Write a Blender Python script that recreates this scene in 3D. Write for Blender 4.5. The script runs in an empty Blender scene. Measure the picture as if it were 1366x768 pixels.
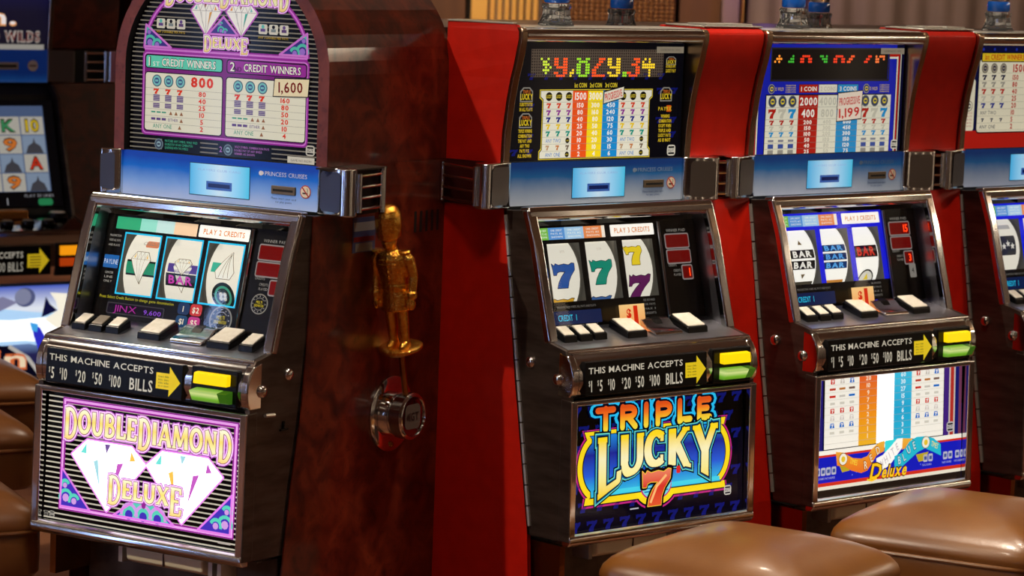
import bpy, bmesh, math, random
from mathutils import Vector, Matrix, geometry
random.seed(7)
PI = math.pi
R = math.radians
scene = bpy.context.scene
COL = scene.collection

# ---------------------------------------------------------------- camera
ZC = 1.65                       # eye height above the machines' own zero; floor lies at FZ
FZ = -0.10
cam_d = bpy.data.cameras.new('camera')
cam_d.sensor_width = 36.0
cam_d.lens = 3806.2 / 1366.0 * 36.0
cam_d.clip_start = 0.05
cam_d.clip_end = 60
cam_d.dof.use_dof = True
cam_d.dof.focus_distance = 5.95
cam_d.dof.aperture_fstop = 6.3
cam = bpy.data.objects.new('camera', cam_d)
COL.objects.link(cam)
cam.matrix_world = Matrix.Translation((0, 0, ZC)) @ Matrix.Rotation(R(90 - 6.848), 4, 'X') @ Matrix.Rotation(R(2.126), 4, 'Z')
scene.camera = cam

# ---------------------------------------------------------------- view and world
scene.view_settings.view_transform = 'Standard'
scene.view_settings.look = 'None'
scene.view_settings.exposure = -0.25
scene.view_settings.gamma = 1.0
scene.view_settings.use_curve_mapping = False
world = bpy.data.worlds.new('world')
scene.world = world
world.use_nodes = True
world.node_tree.nodes['Background'].inputs[0].default_value = (0.02, 0.014, 0.01, 1)
world.node_tree.nodes['Background'].inputs[1].default_value = 1.0

# ceiling downlights: (x, y, watts, cone degrees, aim point or None, colour, soft size)
CEIL_Z = 3.15
WARM = (1.0, 0.85, 0.67)
DOWNLIGHTS = [
    (-2.55, 3.95, 330, 46, (-0.15, 5.85, 1.2), WARM, 0.03),
    (-0.25, 4.5, 100, 62, (-0.1, 5.8, 0.4), WARM, 0.16),
    (0.9, 2.6, 45, 100, None, WARM, 0.09),
    (-1.2, 2.4, 45, 100, None, WARM, 0.09),
    (1.55, 6.6, 110, 70, (1.45, 6.4, 0.4), WARM, 0.06),
    (0.66, 5.88, 250, 66, (0.8, 5.75, 0.3), WARM, 0.14),
    (-2.2, 6.7, 300, 85, (-1.5, 6.8, 0.3), WARM, 0.10),
    (0.2, 7.6, 120, 95, None, WARM, 0.08),
    (2.4, 8.6, 70, 95, None, WARM, 0.08),
    (-0.3, 10.6, 520, 110, (0.1, 12.0, 1.3), WARM, 0.08),
    (1.9, 10.4, 60, 110, (1.9, 12.0, 1.3), WARM, 0.08),
    (-3.2, 10.4, 140, 95, None, WARM, 0.08),
    (-3.3, 4.0, 140, 95, None, WARM, 0.09),
    (3.6, 1.2, 110, 120, None, WARM, 0.09),
    (-0.2, 0.2, 90, 120, None, WARM, 0.09),
    (-3.4, 0.6, 200, 120, None, WARM, 0.09),
    (2.0, -2.6, 260, 130, None, WARM, 0.09),
    (-2.0, -2.6, 260, 130, None, WARM, 0.09),
    (4.6, 3.4, 110, 120, (6.0, 3.4, 1.3), WARM, 0.09),  # from here on: wash lamps added to brighten side walls the chrome mirrors
    (4.6, 6.2, 120, 120, (6.0, 6.2, 1.3), WARM, 0.09),
    (-4.6, 2.4, 190, 120, (-6.0, 2.4, 1.3), WARM, 0.09),
    (-4.6, 4.6, 190, 120, (-6.0, 4.6, 1.3), WARM, 0.09),
]
# strip lamps added overhead for chrome highlights and room light: (x, y, length, turn)
STRIPS = [(0.0, 3.6, 2.4, 0.0), (0.0, 1.2, 2.4, 0.0), (1.1, 7.9, 2.2, 58.0), (-3.4, 5.6, 2.2, 90.0), (4.6, 3.6, 2.2, 90.0)]
# glowing tubes added out of view for the chrome to reflect: (x, y)
ADDED_TUBES = [(-5.7, y) for y in (0.0, 1.3, 2.6, 3.9, 5.2)] + [(5.7, y) for y in (1.0, 2.6, 4.2, 5.4, 6.6)] + [(-1.8, -3.7), (1.8, -3.7)]

# ---------------------------------------------------------------- materials
def lin(c):
    return tuple(((v / 255.0) / 12.92 if v / 255.0 <= 0.04045 else ((v / 255.0 + 0.055) / 1.055) ** 2.4) for v in c[:3]) + (1.0,)

MATS = {}
def principled(name, color, rough=0.5, metal=0.0, spec=0.5, coat=0.0, lin_in=False):
    if name in MATS: return MATS[name]
    m = bpy.data.materials.new(name); m.use_nodes = True
    b = m.node_tree.nodes['Principled BSDF']
    b.inputs['Base Color'].default_value = color if lin_in else lin(color)
    b.inputs['Roughness'].default_value = rough
    b.inputs['Metallic'].default_value = metal
    b.inputs['Specular IOR Level'].default_value = spec
    if coat:
        b.inputs['Coat Weight'].default_value = coat
        b.inputs['Coat Roughness'].default_value = 0.08
    MATS[name] = m
    return m

def nodes(m):
    return m.node_tree.nodes, m.node_tree.links, m.node_tree.nodes['Principled BSDF']

def noisy(m, scale, c1, c2, bump=0.0, detail=4, stretch=(1, 1, 1), rough=None, lo=0.35, hi=0.65, bscale=None):
    N, L, b = nodes(m)
    tc = N.new('ShaderNodeTexCoord'); mp = N.new('ShaderNodeMapping')
    mp.inputs['Scale'].default_value = stretch
    L.new(tc.outputs['Object'], mp.inputs['Vector'])
    n = N.new('ShaderNodeTexNoise'); n.inputs['Scale'].default_value = scale; n.inputs['Detail'].default_value = detail
    L.new(mp.outputs['Vector'], n.inputs['Vector'])
    r = N.new('ShaderNodeValToRGB')
    r.color_ramp.elements[0].position = lo; r.color_ramp.elements[0].color = lin(c1)
    r.color_ramp.elements[1].position = hi; r.color_ramp.elements[1].color = lin(c2)
    L.new(n.outputs['Fac'], r.inputs['Fac']); L.new(r.outputs['Color'], b.inputs['Base Color'])
    if bump:
        n2 = n
        if bscale:
            n2 = N.new('ShaderNodeTexNoise'); n2.inputs['Scale'].default_value = bscale; n2.inputs['Detail'].default_value = 3
            L.new(mp.outputs['Vector'], n2.inputs['Vector'])
        bp = N.new('ShaderNodeBump'); bp.inputs['Strength'].default_value = bump; bp.inputs['Distance'].default_value = 0.002
        L.new(n2.outputs['Fac'], bp.inputs['Height']); L.new(bp.outputs['Normal'], b.inputs['Normal'])
    return m

CHROME = principled('chrome', (222, 221, 220), 0.10, 1.0)
CHEEK = principled('brushed_cheek', (196, 196, 206), 0.30, 1.0)
BRONZE = principled('bronze_trim', (178, 150, 122), 0.24, 1.0)
DARKMETAL = noisy(principled('dark_brushed_metal', (86, 74, 66), 0.36, 0.8), 9, (72, 60, 54), (98, 86, 78), 0.05, stretch=(1, 1, 5))
BLACK = principled('black_plastic', (12, 11, 11), 0.25, 0.0, 0.3)
MATTEBLACK = principled('black_housing', (8, 7, 7), 0.7, 0.0)
RED = noisy(principled('red_laminate', (180, 20, 2), 0.42, 0.0, 0.3), 30, (174, 18, 1), (186, 22, 3))
WHITECAP = noisy(principled('button_cap_white', (232, 228, 214), 0.25), 60, (222, 216, 200), (238, 234, 222))
STAND = noisy(principled('stand_metal', (92, 82, 70), 0.45, 0.6), 14, (70, 62, 54), (106, 96, 82))
TRAY = principled('coin_tray_cream', (225, 215, 180), 0.3)
STEEL = principled('brushed_steel', (200, 196, 188), 0.32, 0.75)
GOLD = noisy(principled('gold_cast', (240, 168, 60), 0.27, 1.0), 130, (236, 156, 46), (255, 204, 96), 0.7, bscale=260)
BRASS = principled('brass_rod', (176, 118, 62), 0.25, 1.0)
def burl(name, a, b_, c):
    m = principled(name, a, 0.34, 0.0, 0.35, 0.45)
    N, L, b = nodes(m)
    tc = N.new('ShaderNodeTexCoord')
    w = N.new('ShaderNodeTexNoise'); w.inputs['Scale'].default_value = 17; w.inputs['Detail'].default_value = 10; w.inputs['Distortion'].default_value = .9
    v = N.new('ShaderNodeTexVoronoi'); v.inputs['Scale'].default_value = 60
    mixv = N.new('ShaderNodeMix'); mixv.data_type = 'VECTOR'; mixv.inputs[0].default_value = 0.06
    L.new(tc.outputs['Object'], w.inputs['Vector']); L.new(tc.outputs['Object'], mixv.inputs[4]); L.new(w.outputs['Color'], mixv.inputs[5])
    L.new(mixv.outputs[1], v.inputs['Vector'])
    r = N.new('ShaderNodeValToRGB')
    r.color_ramp.elements[0].position = 0.3; r.color_ramp.elements[0].color = lin(a)
    r.color_ramp.elements[1].position = 0.72; r.color_ramp.elements[1].color = lin(c)
    e = r.color_ramp.elements.new(0.5); e.color = lin(b_)
    L.new(w.outputs['Fac'], r.inputs['Fac'])
    r2 = N.new('ShaderNodeValToRGB')
    r2.color_ramp.elements[0].position = 0.0; r2.color_ramp.elements[0].color = (0.35, 0.35, 0.35, 1)
    r2.color_ramp.elements[1].position = 0.35; r2.color_ramp.elements[1].color = (1, 1, 1, 1)
    L.new(v.outputs['Distance'], r2.inputs['Fac'])
    mx = N.new('ShaderNodeMix'); mx.data_type = 'RGBA'; mx.blend_type = 'MULTIPLY'; mx.inputs[0].default_value = 0.7
    L.new(r.outputs['Color'], mx.inputs[6]); L.new(r2.outputs['Color'], mx.inputs[7])
    L.new(mx.outputs[2], b.inputs['Base Color'])
    return m
BURL = burl('burl_veneer', (54, 14, 6), (94, 30, 14), (124, 48, 25))
BURL_EDGE = burl('burl_front_edge', (82, 34, 28), (104, 48, 40), (120, 60, 50))
LEATHER = noisy(principled('tan_leather', (128, 78, 27), 0.33, 0.0, 0.9, 0.12), 5, (118, 70, 22), (136, 86, 33), 0.12, bscale=160)
LEATHER_DK = noisy(principled('brown_leather', (114, 68, 30), 0.34, 0.0, 0.6), 5, (105, 61, 26), (122, 75, 35), 0.12, bscale=160)

def glassy(name, tint=(1, 1, 1, 1)):
    """thin clear pane: mostly transparent, mirror reflection by angle"""
    m = bpy.data.materials.new(name); m.use_nodes = True
    N, L = m.node_tree.nodes, m.node_tree.links
    N.clear()
    o = N.new('ShaderNodeOutputMaterial'); mx = N.new('ShaderNodeMixShader'); t = N.new('ShaderNodeBsdfTransparent'); g = N.new('ShaderNodeBsdfGlossy')
    f = N.new('ShaderNodeFresnel'); f.inputs['IOR'].default_value = 1.3
    t.inputs[0].default_value = tint; g.inputs['Roughness'].default_value = 0.02
    L.new(f.outputs[0], mx.inputs[0]); L.new(t.outputs[0], mx.inputs[1]); L.new(g.outputs[0], mx.inputs[2]); L.new(mx.outputs[0], o.inputs[0])
    return m
PANE = glassy('clear_pane')
CRYSTAL = principled('clear_acrylic', (235, 240, 245), 0.02, 0.0)
CRYSTAL.node_tree.nodes['Principled BSDF'].inputs['Transmission Weight'].default_value = 0.95
CRYSTAL.node_tree.nodes['Principled BSDF'].inputs['IOR'].default_value = 1.47
BLUEBAND = principled('blue_lens', (20, 90, 190), 0.12, 0.0, 0.6, 0.6)

INKS = {}
def ink(c, k=1.0, rough=0.12):
    """backlit print: gives off the colour of the lit artwork"""
    key = (tuple(c), k, rough)
    if key in INKS: return INKS[key]
    m = bpy.data.materials.new('lit_ink_%02x%02x%02x' % tuple(int(v) for v in c)); m.use_nodes = True
    b = m.node_tree.nodes['Principled BSDF']
    l = lin(c)
    b.inputs['Base Color'].default_value = (l[0] * .3, l[1] * .3, l[2] * .3, 1)
    b.inputs['Specular IOR Level'].default_value = .25
    b.inputs['Roughness'].default_value = rough
    b.inputs['Emission Color'].default_value = l
    b.inputs['Emission Strength'].default_value = k
    INKS[key] = m
    return m
def paint(c, rough=0.4):
    """unlit print"""
    key = ('p', tuple(c), rough)
    if key in INKS: return INKS[key]
    m = bpy.data.materials.new('print_%02x%02x%02x' % tuple(int(v) for v in c)); m.use_nodes = True
    b = m.node_tree.nodes['Principled BSDF']
    b.inputs['Base Color'].default_value = lin(c); b.inputs['Roughness'].default_value = rough
    INKS[key] = m
    return m
def ink_ramp(stops, z0, z1, k=1.0, axis=2, rough=0.22):
    """lit print whose ink colour runs through stops from z0 to z1 (machine height or x)"""
    key = ('g', tuple(map(tuple, stops)), z0, z1, k, axis)
    if key in INKS: return INKS[key]
    m = bpy.data.materials.new('lit_ink_blend'); m.use_nodes = True
    N, L, b = nodes(m)
    tc = N.new('ShaderNodeTexCoord'); sp = N.new('ShaderNodeSeparateXYZ'); mr = N.new('ShaderNodeMapRange'); r = N.new('ShaderNodeValToRGB')
    mr.inputs['From Min'].default_value = z0; mr.inputs['From Max'].default_value = z1
    L.new(tc.outputs['Object'], sp.inputs[0]); L.new(sp.outputs[axis], mr.inputs['Value']); L.new(mr.outputs[0], r.inputs['Fac'])
    while len(r.color_ramp.elements) > 1: r.color_ramp.elements.remove(r.color_ramp.elements[-1])
    for i, c in enumerate(stops):
        p = i / (len(stops) - 1)
        if i == 0: r.color_ramp.elements[0].position = 0; r.color_ramp.elements[0].color = lin(c)
        else:
            e = r.color_ramp.elements.new(p); e.color = lin(c)
    L.new(r.outputs['Color'], b.inputs['Emission Color'])
    b.inputs['Emission Strength'].default_value = k
    b.inputs['Base Color'].default_value = (0.05, 0.05, 0.05, 1); b.inputs['Roughness'].default_value = rough
    INKS[key] = m
    return m

# ---------------------------------------------------------------- object helpers
def tag(o, label=None, cat=None, group=None, kind=None):
    if label: o['label'] = label
    if cat: o['category'] = cat
    if group: o['group'] = group
    if kind: o['kind'] = kind
    return o

def empty(name, loc=(0, 0, 0), rz=0.0):
    o = bpy.data.objects.new(name, None); COL.objects.link(o)
    o.location = loc; o.rotation_euler = (0, 0, rz); o.empty_display_size = 0.1
    return o

class MB:
    """collects polygons (x, y, z) with material slots, builds ONE mesh object"""
    def __init__(s): s.v = []; s.f = []; s.mi = []; s.mats = []; s.cur = 0
    def mat(s, m):
        if m not in s.mats: s.mats.append(m)
        s.cur = s.mats.index(m); return s
    def poly(s, pts):
        n = len(s.v); s.v += [tuple(p) for p in pts]; s.f.append(tuple(range(n, n + len(pts)))); s.mi.append(s.cur); return s
    def mesh(s, vs, fs):
        n = len(s.v); s.v += [tuple(p) for p in vs]
        for f in fs: s.f.append(tuple(i + n for i in f)); s.mi.append(s.cur)
        return s
    def box(s, x0, x1, y0, y1, z0, z1):
        vs = [(x0, y0, z0), (x1, y0, z0), (x1, y1, z0), (x0, y1, z0), (x0, y0, z1), (x1, y0, z1), (x1, y1, z1), (x0, y1, z1)]
        return s.mesh(vs, [(0, 3, 2, 1), (4, 5, 6, 7), (0, 1, 5, 4), (1, 2, 6, 5), (2, 3, 7, 6), (3, 0, 4, 7)])
    def prism_x(s, prof, x0, x1):
        """prof: (d, z) outline, extruded along x; d points out of the machine (y = -d)"""
        n = len(prof); vs = [(x0, -d, z) for d, z in prof] + [(x1, -d, z) for d, z in prof]
        a = sum(prof[i][0] * prof[(i + 1) % n][1] - prof[(i + 1) % n][0] * prof[i][1] for i in range(n))
        if a < 0:
            fs = [tuple(range(n - 1, -1, -1)), tuple(range(n, 2 * n))] + [(i, (i + 1) % n, n + (i + 1) % n, n + i) for i in range(n)]
        else:
            fs = [tuple(range(n)), tuple(range(2 * n - 1, n - 1, -1))] + [((i + 1) % n, i, n + i, n + (i + 1) % n) for i in range(n)]
        return s.mesh(vs, fs)
    def prism_z(s, prof, z0, z1):
        """prof: (x, y) outline extruded up"""
        n = len(prof); a = sum(prof[i][0] * prof[(i + 1) % n][1] - prof[(i + 1) % n][0] * prof[i][1] for i in range(n))
        if a < 0: prof = prof[::-1]
        vs = [(x, y, z0) for x, y in prof] + [(x, y, z1) for x, y in prof]
        return s.mesh(vs, [tuple(range(n - 1, -1, -1)), tuple(range(n, 2 * n))] + [(i, (i + 1) % n, n + (i + 1) % n, n + i) for i in range(n)])
    def tube(s, pts, r, n=12, caps=True):
        """round bar along points; r a number or one per point"""
        pts = [Vector(p) for p in pts]; m = len(pts); rr = r if isinstance(r, (list, tuple)) else [r] * m
        base = len(s.v); up = None; rings = []
        for i, p in enumerate(pts):
            t = (pts[min(i + 1, m - 1)] - pts[max(i - 1, 0)]).normalized()
            if up is None or abs(up.dot(t)) > .98: up = Vector((0, 0, 1)) if abs(t.z) < .9 else Vector((1, 0, 0))
            u = (up - t * up.dot(t)).normalized(); w = t.cross(u); up = u
            rings.append([p + (u * math.cos(2 * PI * k / n) + w * math.sin(2 * PI * k / n)) * rr[i] for k in range(n)])
        vs = [v for g in rings for v in g]; fs = []
        for i in range(m - 1):
            for k in range(n):
                a = i * n + k; b = i * n + (k + 1) % n
                fs.append((a, b, b + n, a + n))
        if caps: fs += [tuple(range(n - 1, -1, -1)), tuple(range((m - 1) * n, m * n))]
        return s.mesh(vs, fs)
    def lathe(s, prof, n=24, origin=(0, 0, 0), axis='z'):
        """prof: (radius, height) from bottom to top"""
        vs = []; fs = []; o = Vector(origin)
        for r, h in prof:
            for k in range(n):
                c, q = math.cos(2 * PI * k / n) * r, math.sin(2 * PI * k / n) * r
                vs.append(o + (Vector((c, q, h)) if axis == 'z' else Vector((h, c, q)) if axis == 'x' else Vector((q, h, c))))
        m = len(prof)
        for i in range(m - 1):
            for k in range(n):
                a = i * n + k; b = i * n + (k + 1) % n
                fs.append((a, b, b + n, a + n))
        fs += [tuple(range(n - 1, -1, -1)), tuple(range((m - 1) * n, m * n))]
        return s.mesh(vs, fs)
    def build(s, name, mat=None, parent=None, smooth=False, bevel=0.0, seg=2):
        me = bpy.data.meshes.new(name)
        me.from_pydata(s.v, [], s.f)
        ms = s.mats if s.mats else [mat]
        for m in ms: me.materials.append(m)
        if s.mats: me.polygons.foreach_set('material_index', s.mi)
        if smooth or bevel: me.polygons.foreach_set('use_smooth', [True] * len(me.polygons))
        me.update()
        o = bpy.data.objects.new(name, me); COL.objects.link(o)
        if parent is not None: o.parent = parent
        if bevel:
            b = o.modifiers.new('bevel', 'BEVEL'); b.width = bevel; b.segments = seg; b.limit_method = 'ANGLE'; b.angle_limit = R(35); b.harden_normals = True
        elif smooth:
            try: me.set_sharp_from_angle(angle=R(38))
            except Exception: pass
        return o

def ring(c, rx, ry, n=20): return [(c[0] + rx * math.cos(2 * PI * k / n), c[1] + ry * math.sin(2 * PI * k / n), c[2]) for k in range(n)]
def loft(mb, rings):
    n = len(rings[0]); vs = [v for g in rings for v in g]; fs = []
    for i in range(len(rings) - 1):
        for k in range(n): fs.append((i * n + k, i * n + (k + 1) % n, (i + 1) * n + (k + 1) % n, (i + 1) * n + k))
    fs += [tuple(range(n - 1, -1, -1)), tuple(range((len(rings) - 1) * n, len(rings) * n))]
    mb.mesh(vs, fs)

# ---------------------------------------------------------------- lettering
_GL = {}
def _glyph(ch, off):
    key = (ch, off)
    if key in _GL: return _GL[key]
    cu = bpy.data.curves.new('g', 'FONT'); cu.body = ch; cu.size = 1.0; cu.dimensions = '2D'; cu.fill_mode = 'BOTH'; cu.resolution_u = 2; cu.offset = off
    ob = bpy.data.objects.new('g', cu)
    me = bpy.data.meshes.new_from_object(ob)
    vs = [(v.co.x, v.co.y) for v in me.vertices]; fs = [tuple(p.vertices) for p in me.polygons]
    bpy.data.objects.remove(ob); bpy.data.curves.remove(cu); bpy.data.meshes.remove(me)
    if vs: x0 = min(v[0] for v in vs); x1 = max(v[0] for v in vs)
    else: x0, x1 = 0.0, 0.28
    _GL[key] = (vs, fs, x0, x1)
    return _GL[key]
CAPH = max(v[1] for v in _glyph('H', 0.0)[0])

def _arc(cx, cy, rx, ry, a0, a1, n=8):
    return [(cx + rx * math.cos(R(a0 + (a1 - a0) * i / n)), cy + ry * math.sin(R(a0 + (a1 - a0) * i / n))) for i in range(n + 1)]
def _V(x, s, y0=0, y1=1): return [([(x, y0), (x, y1)], 1.0)] + ([([(x - .12, y0 + .03), (x + .12, y0 + .03)], .45), ([(x - .12, y1 - .03), (x + .12, y1 - .03)], .45)] if s else [])
def stroke_glyph(c, s):
    """letter as pen strokes in a box one unit high: width, [(points, weight)]"""
    H = .62 if s else 1.0
    if c == 'D': return .74, _V(.16, s) + [([(.16, .97)] + _arc(.3, .5, .34, .47, 90, -90, 12) + [(.16, .03)], .8 if s else 1)]
    if c == 'O': return .82, [(_arc(.41, .5, .32, .46, 0, 360, 20), .9)]
    if c == 'U': return .8, _V(.16, s, .35, 1)[:1] + ([([(.04, .97), (.28, .97)], .45), ([(.54, .97), (.76, .97)], .45)] if s else []) + [([(.16, .4)] + _arc(.4, .36, .24, .33, 180, 360, 10) + [(.64, 1)], .85)]
    if c == 'B': return .7, _V(.16, s) + [([(.16, .97)] + _arc(.3, .75, .24, .22, 90, -90, 8) + [(.16, .53)], .75), ([(.16, .53)] + _arc(.32, .28, .28, .25, 90, -90, 8) + [(.16, .03)], .75)]
    if c == 'L': return .64, _V(.16, s) + [([(.16, .05), (.58, .05)] + ([(.6, .26)] if s else []), H)]
    if c == 'E': return .66, _V(.16, s) + [([(.16, .95), (.56, .95)] + ([(.58, .78)] if s else []), H), ([(.16, .52), (.48, .52)], H), ([(.16, .05), (.58, .05)] + ([(.61, .24)] if s else []), H)]
    if c == 'I': return .34, _V(.17, s)
    if c == 'A': return .84, [([(.1, 0), (.42, 1)], .6), ([(.42, 1), (.74, 0)], 1.0), ([(.22, .32), (.62, .32)], .5)] + ([([(0, .03), (.22, .03)], .45), ([(.6, .03), (.86, .03)], .45)] if s else [])
    if c == 'M': return 1.04, [([(.14, 0), (.2, 1)], .6), ([(.2, 1), (.52, .1)], .9), ([(.52, .1), (.84, 1)], .6), ([(.84, 1), (.9, 0)], 1.0)] + ([([(.02, .03), (.26, .03)], .45), ([(.78, .03), (1.02, .03)], .45)] if s else [])
    if c == 'N': return .86, [([(.16, 0), (.16, 1)], .6), ([(.16, 1), (.7, 0)], 1.0), ([(.7, 0), (.7, 1)], .6)] + ([([(.04, .03), (.28, .03)], .45), ([(.58, .97), (.82, .97)], .45)] if s else [])
    if c == 'X': return .8, [([(.12, 1), (.68, 0)], 1.0), ([(.68, 1), (.12, 0)], .6)] + ([([(.0, .97), (.24, .97)], .45), ([(.56, .03), (.8, .03)], .45), ([(.56, .97), (.8, .97)], .45), ([(.0, .03), (.24, .03)], .45)] if s else [])
    if c == 'C': return .76, [(_arc(.42, .5, .32, .46, 48, 312, 16), .95)] + ([([(.64, .98), (.64, .7)], .45), ([(.64, .3), (.64, .04)], .4)] if s else [])
    if c == 'K': return .8, _V(.16, s) + [([(.16, .42), (.64, 1)], .7), ([(.32, .58), (.68, 0)], 1.0)] + ([([(.5, .97), (.76, .97)], .45), ([(.56, .03), (.82, .03)], .45)] if s else [])
    if c == 'Y': return .8, [([(.12, 1), (.4, .46)], 1.0), ([(.68, 1), (.4, .46)], .75), ([(.4, .5), (.4, 0)], 1.0)] + ([([(.0, .97), (.24, .97)], .45), ([(.56, .97), (.8, .97)], .45), ([(.28, .03), (.52, .03)], .45)] if s else [])
    if c == 'T': return .72, [([(.36, 0), (.36, 1)], 1.0), ([(.06, .95), (.66, .95)], 1.0)]
    if c == 'R': return .74, [([(.14, 0), (.14, 1)], 1.0), ([(.14, .95), (.4, .95)] + _arc(.4, .72, .22, .23, 90, -90, 8) + [(.14, .49)], 1.0), ([(.36, .49), (.64, 0)], 1.0)]
    if c == 'P': return .7, [([(.14, 0), (.14, 1)], 1.0), ([(.14, .95), (.4, .95)] + _arc(.4, .7, .22, .25, 90, -90, 8) + [(.14, .45)], 1.0)]
    return .35, []

SEVEN = [(0, 1), (.1, .9), (.17, 1), (.3, .93), (.55, .97), (.75, .92), (.9, 1), (1, .98), (.97, .72), (.78, .48), (.68, .25), (.66, 0), (.2, 0), (.24, .22), (.36, .45), (.55, .66), (.3, .68), (.18, .64), (.14, .54), (.02, .54)]
GEM = {'l': (0, .76), 'tl': (.2, 1), 'tr': (.8, 1), 'r': (1, .76), 'b': (.5, 0)}

class Print:
    """flat artwork on a plane of the machine; x to the right, s up the plane, layers a hair apart"""
    def __init__(s, plane, step=0.00022):
        s.m = MB(); s.step = step; s.warp = None; s.slice = 0.0
        if callable(plane): s.map = plane
        else:
            d0, z0, d1, z1 = plane
            ln = math.hypot(d1 - d0, z1 - z0); td, tz = (d1 - d0) / ln, (z1 - z0) / ln; nd, nz = tz, -td
            s.map = lambda x, t, h: (x, -(d0 + td * t + nd * h), z0 + tz * t + nz * h)
    def P(s, p, lay):
        if s.warp: p = s.warp(*p)
        return s.map(p[0], p[1], .0004 + lay * s.step)
    def poly(s, pts, mat, lay=0):
        s.m.mat(mat)
        a = sum(pts[i][0] * pts[(i + 1) % len(pts)][1] - pts[(i + 1) % len(pts)][0] * pts[i][1] for i in range(len(pts)))
        if a < 0: pts = pts[::-1]
        if s.slice:
            tris = [(0, 1, 2, 3)] if len(pts) == 4 else geometry.tessellate_polygon([[Vector((p[0], p[1], 0)) for p in pts]])
            for t in tris: s.cut([pts[i] for i in t][:len(pts)], lay)
            return
        if len(pts) <= 4: s.m.poly([s.P(p, lay) for p in pts]); return
        tris = geometry.tessellate_polygon([[Vector((p[0], p[1], 0)) for p in pts]])
        vs = [s.P(p, lay) for p in pts]
        s.m.mesh(vs, [tuple(t) for t in tris])
    def cut(s, q, lay):
        """split a convex piece into bands so that it follows a drum"""
        lo, hi = min(p[1] for p in q), max(p[1] for p in q); k = math.floor(lo / s.slice)
        def half(pp, y, up):
            out = []
            for i in range(len(pp)):
                a, b = pp[i], pp[(i + 1) % len(pp)]
                ia, ib = (a[1] >= y) == up or a[1] == y, (b[1] >= y) == up or b[1] == y
                if ia: out.append(a)
                if ia != ib and a[1] != b[1]:
                    t = (y - a[1]) / (b[1] - a[1]); out.append((a[0] + t * (b[0] - a[0]), y))
            return out
        while k * s.slice < hi:
            w = half(half(q, k * s.slice, True), (k + 1) * s.slice, False) if hi - lo > s.slice else q
            if len(w) >= 3:
                if s.m.cur is not None: s.m.poly([s.P(p, lay) for p in w])
            if hi - lo <= s.slice: break
            k += 1
    def rect(s, x0, s0, x1, s1, mat, lay=0, r=0.0):
        if r <= 0: return s.poly([(x0, s0), (x1, s0), (x1, s1), (x0, s1)], mat, lay)
        pts = []
        for cx, cy, a in ((x1 - r, s1 - r, 0), (x0 + r, s1 - r, 90), (x0 + r, s0 + r, 180), (x1 - r, s0 + r, 270)):
            pts += [(cx + r * math.cos(R(a + q)), cy + r * math.sin(R(a + q))) for q in (0, 30, 60, 90)]
        s.poly(pts, mat, lay)
    def frame(s, x0, s0, x1, s1, w, mat, lay=0):
        s.rect(x0, s0, x1, s0 + w, mat, lay); s.rect(x0, s1 - w, x1, s1, mat, lay)
        s.rect(x0, s0 + w, x0 + w, s1 - w, mat, lay); s.rect(x1 - w, s0 + w, x1, s1 - w, mat, lay)
    def disc(s, x, y, r, mat, lay=0, n=16, ry=None):
        s.poly([(x + r * math.cos(2 * PI * k / n), y + (ry or r) * math.sin(2 * PI * k / n)) for k in range(n)], mat, lay)
    def line(s, pts, w, mat, lay=0, rnd=False):
        for i in range(len(pts) - 1):
            (x0, y0), (x1, y1) = pts[i], pts[i + 1]; l = math.hypot(x1 - x0, y1 - y0) or 1e-9
            nx, ny = -(y1 - y0) / l * w / 2, (x1 - x0) / l * w / 2
            s.poly([(x0 + nx, y0 + ny), (x0 - nx, y0 - ny), (x1 - nx, y1 - ny), (x1 + nx, y1 + ny)], mat, lay)
        for i, p in enumerate(pts):
            if rnd or 0 < i < len(pts) - 1: s.disc(p[0], p[1], w / 2, mat, lay, 8)
    def outline(s, pts, w, mat, lay=0): s.line(list(pts) + [pts[0], pts[1]], w, mat, lay)
    def text(s, x, y, t, h, mat, lay=0, al='c', xs=1.0, off=0.0, track=.1, shear=0.0, rot=0.0, width=None):
        k = h / CAPH; pos = 0; items = []
        for ch in t:
            if ch == ' ': pos += .34; continue
            g = _glyph(ch, off); items.append((g, pos - g[2])); pos += g[3] - g[2] + track - 2 * off * 0
        tot = max(pos - track, .01) * k
        if width: xs = width / tot
        tot *= xs
        ox = {'c': -tot / 2, 'l': 0, 'r': -tot}[al]
        c, q = math.cos(R(rot)), math.sin(R(rot))
        s.m.mat(mat)
        for (vs, fs, a, b), px in items:
            out = []; flat = []
            for vx, vy in vs:
                gx, gy = ox + (vx + px + shear * vy) * k * xs, vy * k
                flat.append((x + gx * c - gy * q, y + gx * q + gy * c))
            if s.slice:
                for f in fs: s.cut([flat[i] for i in f], lay)
            else: s.m.mesh([s.P(f, lay) for f in flat], fs)
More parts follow.
